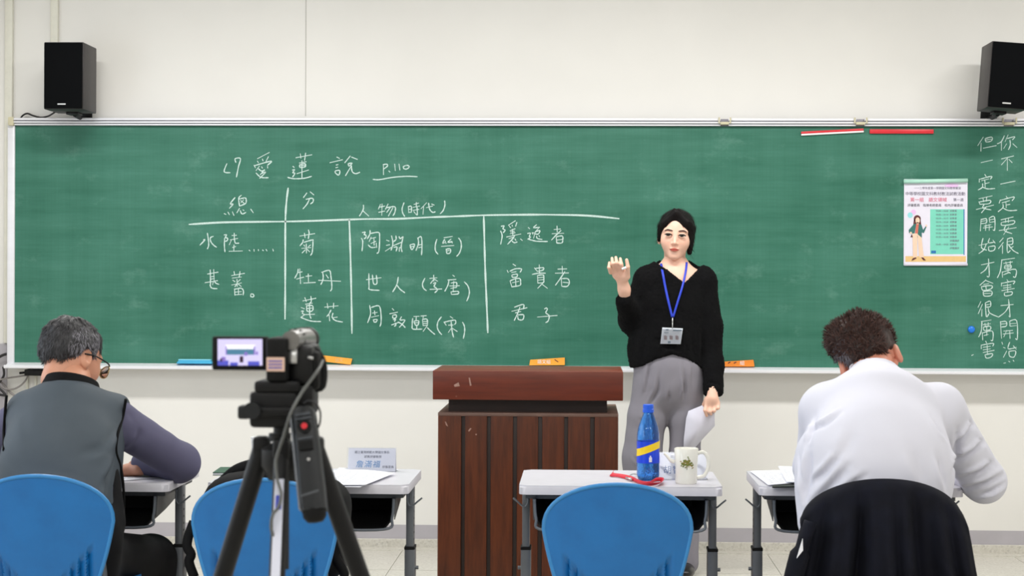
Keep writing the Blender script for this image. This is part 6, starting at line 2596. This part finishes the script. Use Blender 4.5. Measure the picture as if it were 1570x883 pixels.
bod.chain([L_(120, 860, -3.76), kR, Vector((kR.x + 0.02, -3.34, 0.08))], [0.08, 0.055, 0.04], 0.03)
bod.chain([L_(60, 860, -3.76), kL, Vector((kL.x - 0.02, -3.34, 0.08))], [0.08, 0.055, 0.04], 0.03)
bV, bQ = bod.mesh(0.009, 1)


def resting_hand(c, side, toward):
    """hand lying on the desk with curled fingers; toward = unit direction of the fingers"""
    t = Vector(toward).normalized()
    s_ = Vector((t.y, -t.x, 0)) * side
    h = Blob()
    R = Matrix((t, s_, Vector((0, 0, 1)))).transposed()
    h.cone(c - t * 0.065 + Vector((0, 0, 0.010)), c - t * 0.02 + Vector((0, 0, 0.006)), 0.026, 0.024, 0.02, (1, 1, 0.8))
    h.ell(c, (0.045, 0.038, 0.018), 0.014, R=R)
    for i, L in enumerate((0.062, 0.070, 0.065, 0.050)):
        o = s_ * (0.027 - 0.018 * i)
        a = c + t * 0.036 + o + Vector((0, 0, 0.004))
        b_ = a + t * L * 0.45 + Vector((0, 0, 0.010))
        e_ = b_ + t * L * 0.38 + Vector((0, 0, -0.014))
        h.cone(a, b_, 0.0090, 0.0085, 0.007)
        h.cone(b_, e_, 0.0085, 0.0068, 0.002)
    a = c - t * 0.005 + s_ * 0.034
    b_ = a + t * 0.030 + s_ * 0.016
    h.cone(a, b_, 0.0115, 0.0098, 0.01)
    h.cone(b_, b_ + t * 0.028 - s_ * 0.006, 0.0095, 0.0075, 0.002)
    return h.mesh(0.0028, 1)


h1 = resting_hand(HR, -1, (-0.85, 0.5, 0))
h2 = resting_hand(HL, 1, (0.85, 0.4, 0))
AV, AQ = join([(hVm, hQ), (bV, bQ), h1, h2])
mobj('body', AV, AQ, M['skin_m'], man, np.tile(np.array([0, 0, 0, 1.0]), (len(AV), 1)))
hr = Blob()
hr.ell((0, 0.018, 0.038), (0.082, 0.097, 0.084), 0.02)
hr.ell((0, 0.062, 0.000), (0.066, 0.042, 0.048), 0.02)
hr.ell((-0.070, 0.010, 0.022), (0.014, 0.034, 0.030), 0.02)
hr.ell((0.070, 0.010, 0.022), (0.014, 0.034, 0.030), 0.02)
hr.ell((0, -0.125, -0.03), (0.080, 0.100, 0.095), 0.010, op='-')
hr.ell((0, 0.050, -0.105), (0.100, 0.090, 0.070), 0.010, op='-')
for s in (-1, 1):
    hr.ell((s * 0.086, 0.010, -0.015), (0.020, 0.026, 0.034), 0.006, op='-')
hVl, hQl = hr.mesh(0.0030, 2)
V_ = hVl @ m4[:3, :3].T + m4[:3, 3]
N_ = normals(V_, hQl)
ph = V_ * 120
V_ = V_ + N_ * (0.0022 * np.sin(ph[:, 0] * 1.1 + np.sin(ph[:, 2])) * np.sin(ph[:, 2] * 0.8 + np.cos(ph[:, 1])))[:, None]
mobj('hair', V_, hQl, M['hair_grey'], man)
top_m = np.array(m4[:3, :3] @ np.array([0, 0.03, 0.12]) + m4[:3, 3])
N_ = normals(V_, hQl)
dn = lambda p, n: (p - top_m) / np.linalg.norm(p - top_m) + np.array([0, 0, -0.4])
side_sel = (np.abs(hVl[:, 0]) > 0.066)
strands('hair_locks', V_, N_, ~side_sel, 2600, 0.020, 0.0013, dn, M['hair_grey'], man, 3, 0.25, 0.25)
strands('silver_locks', V_, N_, side_sel, 650, 0.017, 0.0011, dn, M['hair_silver'], man, 5, 0.25, 0.25)

# vest, shirt sleeves, collar
ve = Blob()
VX = (1, 0.66, 1)
ve.cone(L_(44, 634, -3.60), L_(176, 638, -3.60), 0.066, 0.066, 0.04)
ve.cone(L_(106, 632, -3.58), L_(106, 645, -3.60), 0.084, 0.10, 0.04, (1, 0.8, 1))
ve.cone(L_(101, 668, -3.64), L_(98, 720, -3.70), 0.168, 0.176, 0.05, VX)
ve.cone(L_(98, 720, -3.70), L_(106, 800, -3.78), 0.178, 0.172, 0.05, VX)
ve.fn(halfspace(192, 600, 177, 700, -3.6, 1), 0.008, '-')
ve.pr.pop()
aR, bR = L_(193, 606, -3.62), L_(183, 700, -3.68)
aL, bL = L_(10, 606, -3.62), L_(6, 700, -3.68)


def side_cut(X, Y, Z):
    xr = aR.x + (bR.x - aR.x) * np.clip((aR.z - Z) / (aR.z - bR.z), 0, 1)
    xl = aL.x + (bL.x - aL.x) * np.clip((aL.z - Z) / (aL.z - bL.z), 0, 1)
    return np.minimum(xr - X, X - xl) + 0 * Y


ve.fn(side_cut, 0.006, '-')
# front opening of the vest and neck hole
ve.cone(L_(112, 560, -3.52), L_(108, 590, -3.575), 0.063, 0.063, 0.01, op='-')
V_, Q_ = ve.mesh(0.007, 2)
yb1 = -3.80
cr = [([L_(105, 600, -3.66), L_(98, 640, -3.74), L_(92, 700, -3.80)], 0.016, 0.0055), ([L_(82, 592, -3.64), L_(98, 610, -3.68), L_(104, 640, -3.72)], 0.010, 0.006), ([L_(120, 700, yb1), L_(165, 680, yb1), L_(185, 650, -3.7)], 0.015, 0.006),
      ([L_(40, 640, -3.72), L_(60, 690, yb1)], 0.018, 0.004), ([L_(60, 720, yb1), L_(120, 735, -3.84)], 0.016, 0.005), ([L_(182, 700, -3.74), L_(165, 735, -3.8), L_(150, 770, -3.82)], 0.012, 0.009),
      ([L_(20, 700, -3.75), L_(45, 730, -3.8)], 0.014, 0.006), ([L_(185, 740, -3.74), L_(175, 790, -3.76)], 0.010, 0.010)]
V_ = creases(V_, Q_, [(p_, w_, d_ * 1.7) for p_, w_, d_ in cr], 0.0022, 17)
mobj('vest', V_, Q_, M['vest'], man)
vtree = bvh(V_, Q_)
# shirt arms
sh_ = Blob()
sh_.cone(L_(172, 642, -3.60), elR, 0.064, 0.058, 0.04)
sh_.cone(elR, HR + Vector((0.06, -0.012, 0.026)), 0.056, 0.038, 0.03)
sh_.cone(L_(40, 642, -3.60), elL, 0.064, 0.058, 0.04)
sh_.cone(elL, HL + Vector((-0.06, -0.012, 0.026)), 0.056, 0.038, 0.03)
sh_.cone(L_(104, 690, -3.66), L_(100, 760, -3.74), 0.140, 0.145, 0.04, (1, 0.6, 1))
sh_.cone(L_(55, 648, -3.60), L_(168, 646, -3.60), 0.050, 0.052, 0.04)
V_, Q_ = sh_.mesh(0.0065, 2)
cr = []
for (x0_, y0_, x1_, y1_, w_, d_) in ((205, 628, 180, 668, 0.010, 0.007), (232, 648, 196, 690, 0.011, 0.008), (215, 690, 262, 668, 0.010, 0.006), (248, 672, 236, 720, 0.012, 0.007), (272, 690, 262, 732, 0.010, 0.007), (292, 700, 280, 738, 0.008, 0.007), (188, 640, 182, 700, 0.010, 0.008), (210, 705, 250, 725, 0.01, 0.006)):
    cr.append(([L_(x0_, y0_, -3.64), L_((x0_ + x1_) / 2, (y0_ + y1_) / 2, -3.60), L_(x1_, y1_, -3.58)], w_, d_))
V_ = creases(V_, Q_, cr, 0.0015, 26)
mobj('shirt', V_, Q_, M['shirt_m'], man)
stree = bvh(V_, Q_)
both = bvh(*join([(V_, Q_)]))
# piping along the armhole
for pts in ([(193, 612), (188, 640), (180, 668), (178, 692), (184, 712), (188, 735), (190, 765), (189, 798)], [(10, 606), (8, 630), (6, 660), (6, 690)]):
    b = NB()
    q_ = []
    for x, y in pts:
        h = on_surface(vtree, x, y, 0.0, fallback=-3.66)
        h2_ = on_surface(stree, x, y, 0.0, fallback=-3.66)
        q_.append(min((h, h2_), key=lambda v_: v_.y) if h2_.y > -3.9 else h)
    tube(b, smooth_path(q_, 5), 0.0055, 8, flat=0.8)
    obj('armhole_trim', b, M['knitcollar'], man, True)
# black knitted collar
b = NB()
R3m = Hm.to_3x3()
cc_ = L_(109, 590, -3.572)
def collar(u, v):
    a = 2 * PI * u
    r_ = 0.076 + 0.014 * (1 - v)
    tilt = 0.25
    x_, y_ = r_ * math.cos(a), r_ * math.sin(a) * 0.95
    return Vector((cc_.x + x_, cc_.y + y_ + 0.012 * v, cc_.z - 0.024 + 0.034 * v - x_ * 0.06 - y_ * 0.42 * -1 * -1))
grid(b, 49, 6, collar)
bmesh.ops.remove_doubles(b, verts=b.verts, dist=1e-5)
o = obj('collar', b, M['knitcollar'], man, True)
solidify(o, 0.007, 0)
# trousers
tr_ = Blob()
tr_.cone(L_(100, 830, -3.79), L_(90, 870, -3.79), 0.168, 0.172, 0.05, (1, 0.75, 1))
tr_.chain([L_(130, 862, -3.74), kR, Vector((kR.x + 0.02, -3.33, 0.10))], [0.098, 0.074, 0.062], 0.03)
tr_.chain([L_(60, 862, -3.74), kL, Vector((kL.x - 0.02, -3.33, 0.10))], [0.098, 0.074, 0.062], 0.03)
tr_.cone(L_(160, 730, -3.70), L_(164, 800, -3.74), 0.045, 0.055, 0.02)
V_, Q_ = tr_.mesh(0.009, 2)
mobj('trousers', V_, Q_, M['blacktrousers'], man)
for k_ in (kR, kL):
    sh = Blob()
    sx_ = k_.x + (0.02 if k_ is kR else -0.02)
    sh.ell((sx_, -3.26, 0.036), (0.048, 0.135, 0.036), 0.02)
    sh.ell((sx_, -3.33, 0.06), (0.04, 0.055, 0.055), 0.03)
    sh.fn(lambda X, Y, Z: Z - 0.002 + 0 * X, 0.0, '-')
    V_, Q_ = sh.mesh(0.007, 1)
    mobj('shoe', V_, Q_, M['shoe'], man)
# spectacles
b = NB()
tube(b, [xf(Hm, (-0.012, -0.110, 0.002)), xf(Hm, (0.0, -0.1115, 0.004)), xf(Hm, (0.012, -0.110, 0.002))], 0.0016, 8)
gl = obj('spectacles', b, M['blackplastic'], man, True)
for s in (-1, 1):
    b = NB()
    tube(b, smooth_path([xf(Hm, p) for p in ((s * 0.080, 0.020, -0.004), (s * 0.082, -0.02, 0.004), (s * 0.076, -0.075, 0.004), (s * 0.066, -0.094, 0.002))], 5), 0.0024, 8)
    obj('temple_arm', b, M['blackplastic'], gl, True)
M['goldwire'] = plain('gold_wire', (198, 176, 120), 0.25, 0.8)
for s in (-1, 1):
    b = NB()
    ring = [xf(Hm, (s * 0.038 + 0.026 * math.cos(a), -0.108 + 0.010 * abs(math.cos(a)) ** 2 * (1 if math.cos(a) * s > 0 else 0.1), -0.010 + 0.020 * math.sin(a))) for a in [2 * PI * i / 24 for i in range(24)]]
    tube(b, ring, 0.0014, 6, closed=True)
    obj('lens_rim', b, M['goldwire'], gl, True)
    b = NB()
    b.faces.new([b.verts.new(p_) for p_ in ring])
    o = obj('lens', b, M['acrylic'], gl)
    solidify(o, 0.0012, 0)

# ================================================================ the man in the white shirt (seated, right)
man2 = thing('person', 'man in a white long-sleeved shirt bent over the right desk, seen from behind', 'person', (L_(1350, 700, -3.7).x, -3.74, 0))
H2 = Matrix.Translation(L_(1333, 551, -3.42)) @ Matrix.Rotation(math.radians(180 - 5), 4, 'Z') @ Matrix.Rotation(math.radians(16), 4, 'Y') @ Matrix.Rotation(math.radians(42), 4, 'X')
m4 = np.array(H2)
hd_ = head_sdf(jaw=1.08, neck=0.058, ex=0.010, nk=(0, 0.030, -0.085))
hV, hQ = hd_.mesh(0.0028, 1)
hV2 = hV @ m4[:3, :3].T + m4[:3, 3]
bod = Blob()
bod.cone(L_(1334, 566, -3.47), L_(1341, 600, -3.56), 0.058, 0.066, 0.03)
bod.cone(L_(1272, 630, -3.56), L_(1435, 630, -3.56), 0.05, 0.05, 0.05)
bod.cone(L_(1347, 670, -3.62), L_(1345, 850, -3.80), 0.13, 0.13, 0.05, (1, 0.6, 1))
e2R = Vector((L_(1508, 735, -3.44).x, -3.44, L_(1508, 737, -3.44).z))
e2L = Vector((L_(1247, 745, -3.46).x, -3.46, TOP + 0.060))
H2R = Vector((L_(1400, 730, -3.20).x, -3.18, TOP + 0.017))
H2L = Vector((L_(1300, 730, -3.20).x, -3.20, TOP + 0.017))
bod.chain([L_(1440, 632, -3.56), e2R, H2R + Vector((0.03, -0.01, 0.018))], [0.05, 0.038, 0.026], 0.03)
bod.chain([L_(1265, 632, -3.56), e2L, H2L + Vector((-0.03, -0.01, 0.018))], [0.05, 0.038, 0.026], 0.03)
k2R, k2L = Vector((L_(1430, 880, -3.34).x, -3.34, 0.455)), Vector((L_(1270, 880, -3.34).x, -3.34, 0.455))
bod.chain([L_(1370, 870, -3.78), k2R, Vector((k2R.x + 0.02, -3.34, 0.08))], [0.08, 0.055, 0.04], 0.03)
bod.chain([L_(1320, 870, -3.78), k2L, Vector((k2L.x - 0.02, -3.34, 0.08))], [0.08, 0.055, 0.04], 0.03)
bV, bQ = bod.mesh(0.009, 1)
AV, AQ = join([(hV2, hQ), (bV, bQ), resting_hand(H2R, -1, (-0.7, 0.7, 0)), resting_hand(H2L, 1, (0.85, 0.4, 0))])
mobj('body', AV, AQ, M['skin_m2'], man2, np.tile(np.array([0, 0.15, 0, 1.0]), (len(AV), 1)))
hr = Blob()
hr.ell((0, 0.020, 0.046), (0.086, 0.100, 0.090), 0.02)
hr.ell((0.026, 0.040, 0.048), (0.088, 0.080, 0.082), 0.02)
hr.ell((0, 0.066, -0.004), (0.068, 0.042, 0.050), 0.02)
hr.ell((0, -0.125, -0.03), (0.080, 0.100, 0.085), 0.010, op='-')
hr.ell((0, 0.050, -0.119), (0.100, 0.090, 0.066), 0.010, op='-')
for s in (-1, 1):
    hr.ell((s * 0.088, 0.010, -0.015), (0.020, 0.026, 0.034), 0.006, op='-')
hVl, hQl = hr.mesh(0.0032, 2)
V_ = hVl @ m4[:3, :3].T + m4[:3, 3]
N_ = normals(V_, hQl)
ph = V_ * 95
V_ = V_ + N_ * (0.006 * np.sin(V_[:, 0] * 42 + 1) * np.sin(V_[:, 2] * 38 + 0.5) + 0.0035 * np.sin(ph[:, 0] * 1.1 + np.sin(ph[:, 2])) * np.sin(ph[:, 2] * 0.9 + np.cos(ph[:, 1])))[:, None]
mobj('hair', V_, hQl, M['hair_brown'], man2)
N_ = normals(V_, hQl)
c2 = np.array(m4[:3, :3] @ np.array([0, 0.02, 0.03]) + m4[:3, 3])
near_ear = (hVl[:, 0] < -0.050) & (hVl[:, 2] < 0.030)
silver_zone = (hVl[:, 0] > 0.050) & (hVl[:, 2] < 0.020)
up_sel = (V_[:, 2] > c2[2] - 0.02) & ~near_ear
out = lambda p, n: n * 0.7 + np.array([0.25 * np.sign(p[0] - c2[0]), -0.1, 0.25])
strands('hair_tufts', V_, N_, up_sel, 5200, 0.017, 0.0012, out, M['brown_tuft'], man2, 6, 0.38, 0.7)
strands('hair_locks', V_, N_, ~near_ear & ~silver_zone, 3600, 0.018, 0.0012, lambda p, n: np.array([-0.2, -0.2, -0.8]), M['hair_brown'], man2, 8, 0.35, 0.45)
side_sel = silver_zone
if side_sel.sum() > 10:
    strands('silver_locks', V_, N_, side_sel, 260, 0.016, 0.0010, lambda p, n: np.array([-0.1, -0.1, -1.0]), M['hair_silver'], man2, 9, 0.25, 0.3)

ws = Blob()
ws.cone(L_(1268, 628, -3.56), L_(1438, 628, -3.56), 0.070, 0.070, 0.07)
ws.cone(L_(1341, 584, -3.535), L_(1343, 620, -3.60), 0.078, 0.11, 0.06, (1, 0.9, 1))
ws.cone(L_(1347, 668, -3.64), L_(1346, 720, -3.73), 0.190, 0.200, 0.07, (1, 0.66, 1))
ws.cone(L_(1346, 720, -3.73), L_(1342, 860, -3.80), 0.200, 0.180, 0.05, (1, 0.62, 1))
ws.cone(L_(1440, 630, -3.56), e2R, 0.074, 0.064, 0.04)
ws.cone(e2R, H2R + Vector((0.07, -0.03, 0.030)), 0.062, 0.040, 0.03)
ws.cone(L_(1266, 630, -3.56), e2L, 0.072, 0.058, 0.04)
ws.cone(e2L, H2L + Vector((-0.06, -0.02, 0.028)), 0.056, 0.040, 0.03)
ws.cone(L_(1262, 700, -3.66), L_(1252, 800, -3.76), 0.075, 0.05, 0.05)
ws.cone(L_(1330, 522, -3.43), L_(1338, 556, -3.50), 0.066, 0.063, 0.010, op='-')
V_, Q_ = ws.mesh(0.0065, 2)
cr = []
for (x0_, y0_, x1_, y1_, w_, d_) in (
        (1498, 640, 1462, 690, 0.010, 0.012), (1515, 672, 1468, 706, 0.010, 0.012), (1530, 706, 1476, 732, 0.009, 0.011), (1538, 728, 1480, 748, 0.009, 0.010), (1500, 760, 1540, 742, 0.008, 0.008),
        (1468, 660, 1462, 720, 0.012, 0.012), (1250, 640, 1238, 680, 0.012, 0.008), (1286, 634, 1240, 660, 0.010, 0.008), (1240, 690, 1236, 760, 0.014, 0.012), (1300, 715, 1240, 780, 0.012, 0.009),
        (1285, 700, 1246, 740, 0.010, 0.009), (1325, 730, 1262, 770, 0.010, 0.007), (1440, 700, 1452, 750, 0.012, 0.008), (1430, 640, 1450, 670, 0.012, 0.006), (1225, 700, 1236, 770, 0.008, 0.006), (1300, 570, 1345, 580, 0.010, 0.003), (1400, 575, 1350, 582, 0.010, 0.003), (1310, 660, 1290, 700, 0.02, 0.004), (1400, 690, 1420, 740, 0.02, 0.004)):
    ym = -3.72 if 1255 < x0_ < 1440 else -3.56
    if y0_ < 600:
        continue
    cr.append(([L_(x0_, y0_, ym - 0.05), L_((x0_ + x1_) / 2, (y0_ + y1_) / 2 + 3, ym - 0.06), L_(x1_, y1_, ym - 0.05)], w_, d_))
tw_ = bvh(V_, Q_)
cr2 = []
for pts, w_, d_ in cr:
    n_ = []
    for i in range(7):
        t_ = i / 6
        a_ = pts[0].lerp(pts[1], t_ * 2) if t_ < 0.5 else pts[1].lerp(pts[2], t_ * 2 - 1)
        d0 = (a_ - CAMP).normalized()
        h_ = tw_.ray_cast(CAMP, d0)
        n_.append(h_[0] if h_[0] is not None else a_)
    cr2.append((n_, w_, d_ * 1.35))
V_ = creases(V_, Q_, cr2, 0.0016, 20)
mobj('shirt', V_, Q_, M['whiteknit'], man2)
# ribbed neckband
b = NB()
nc = L_(1340, 566, -3.53)
tube(b, [Vector((nc.x + 0.070 * math.cos(a), nc.y + 0.064 * math.sin(a), nc.z - 0.010 + 0.040 * -math.sin(a) * -1 * 0.6 + 0.010 * math.cos(a) * -1)) for a in [2 * PI * i / 40 for i in range(40)]], 0.0032, 8, closed=True)
obj('neckband', b, M['whiteknit'], man2, True)
tr_ = Blob()
tr_.cone(L_(1343, 850, -3.80), L_(1343, 885, -3.80), 0.180, 0.180, 0.05, (1, 0.7, 1))
tr_.chain([L_(1375, 880, -3.76), k2R, Vector((k2R.x + 0.02, -3.33, 0.10))], [0.098, 0.074, 0.062], 0.03)
tr_.chain([L_(1310, 880, -3.76), k2L, Vector((k2L.x - 0.02, -3.33, 0.10))], [0.098, 0.074, 0.062], 0.03)
V_, Q_ = tr_.mesh(0.009, 2)
mobj('trousers', V_, Q_, M['blacktrousers'], man2)
for k_ in (k2R, k2L):
    sh = Blob()
    sx_ = k_.x + (0.02 if k_ is k2R else -0.02)
    sh.ell((sx_, -3.26, 0.036), (0.048, 0.135, 0.036), 0.02)
    sh.ell((sx_, -3.33, 0.06), (0.04, 0.055, 0.055), 0.03)
    sh.fn(lambda X, Y, Z: Z - 0.002 + 0 * X, 0.0, '-')
    V_, Q_ = sh.mesh(0.007, 1)
    mobj('shoe', V_, Q_, M['shoe'], man2)
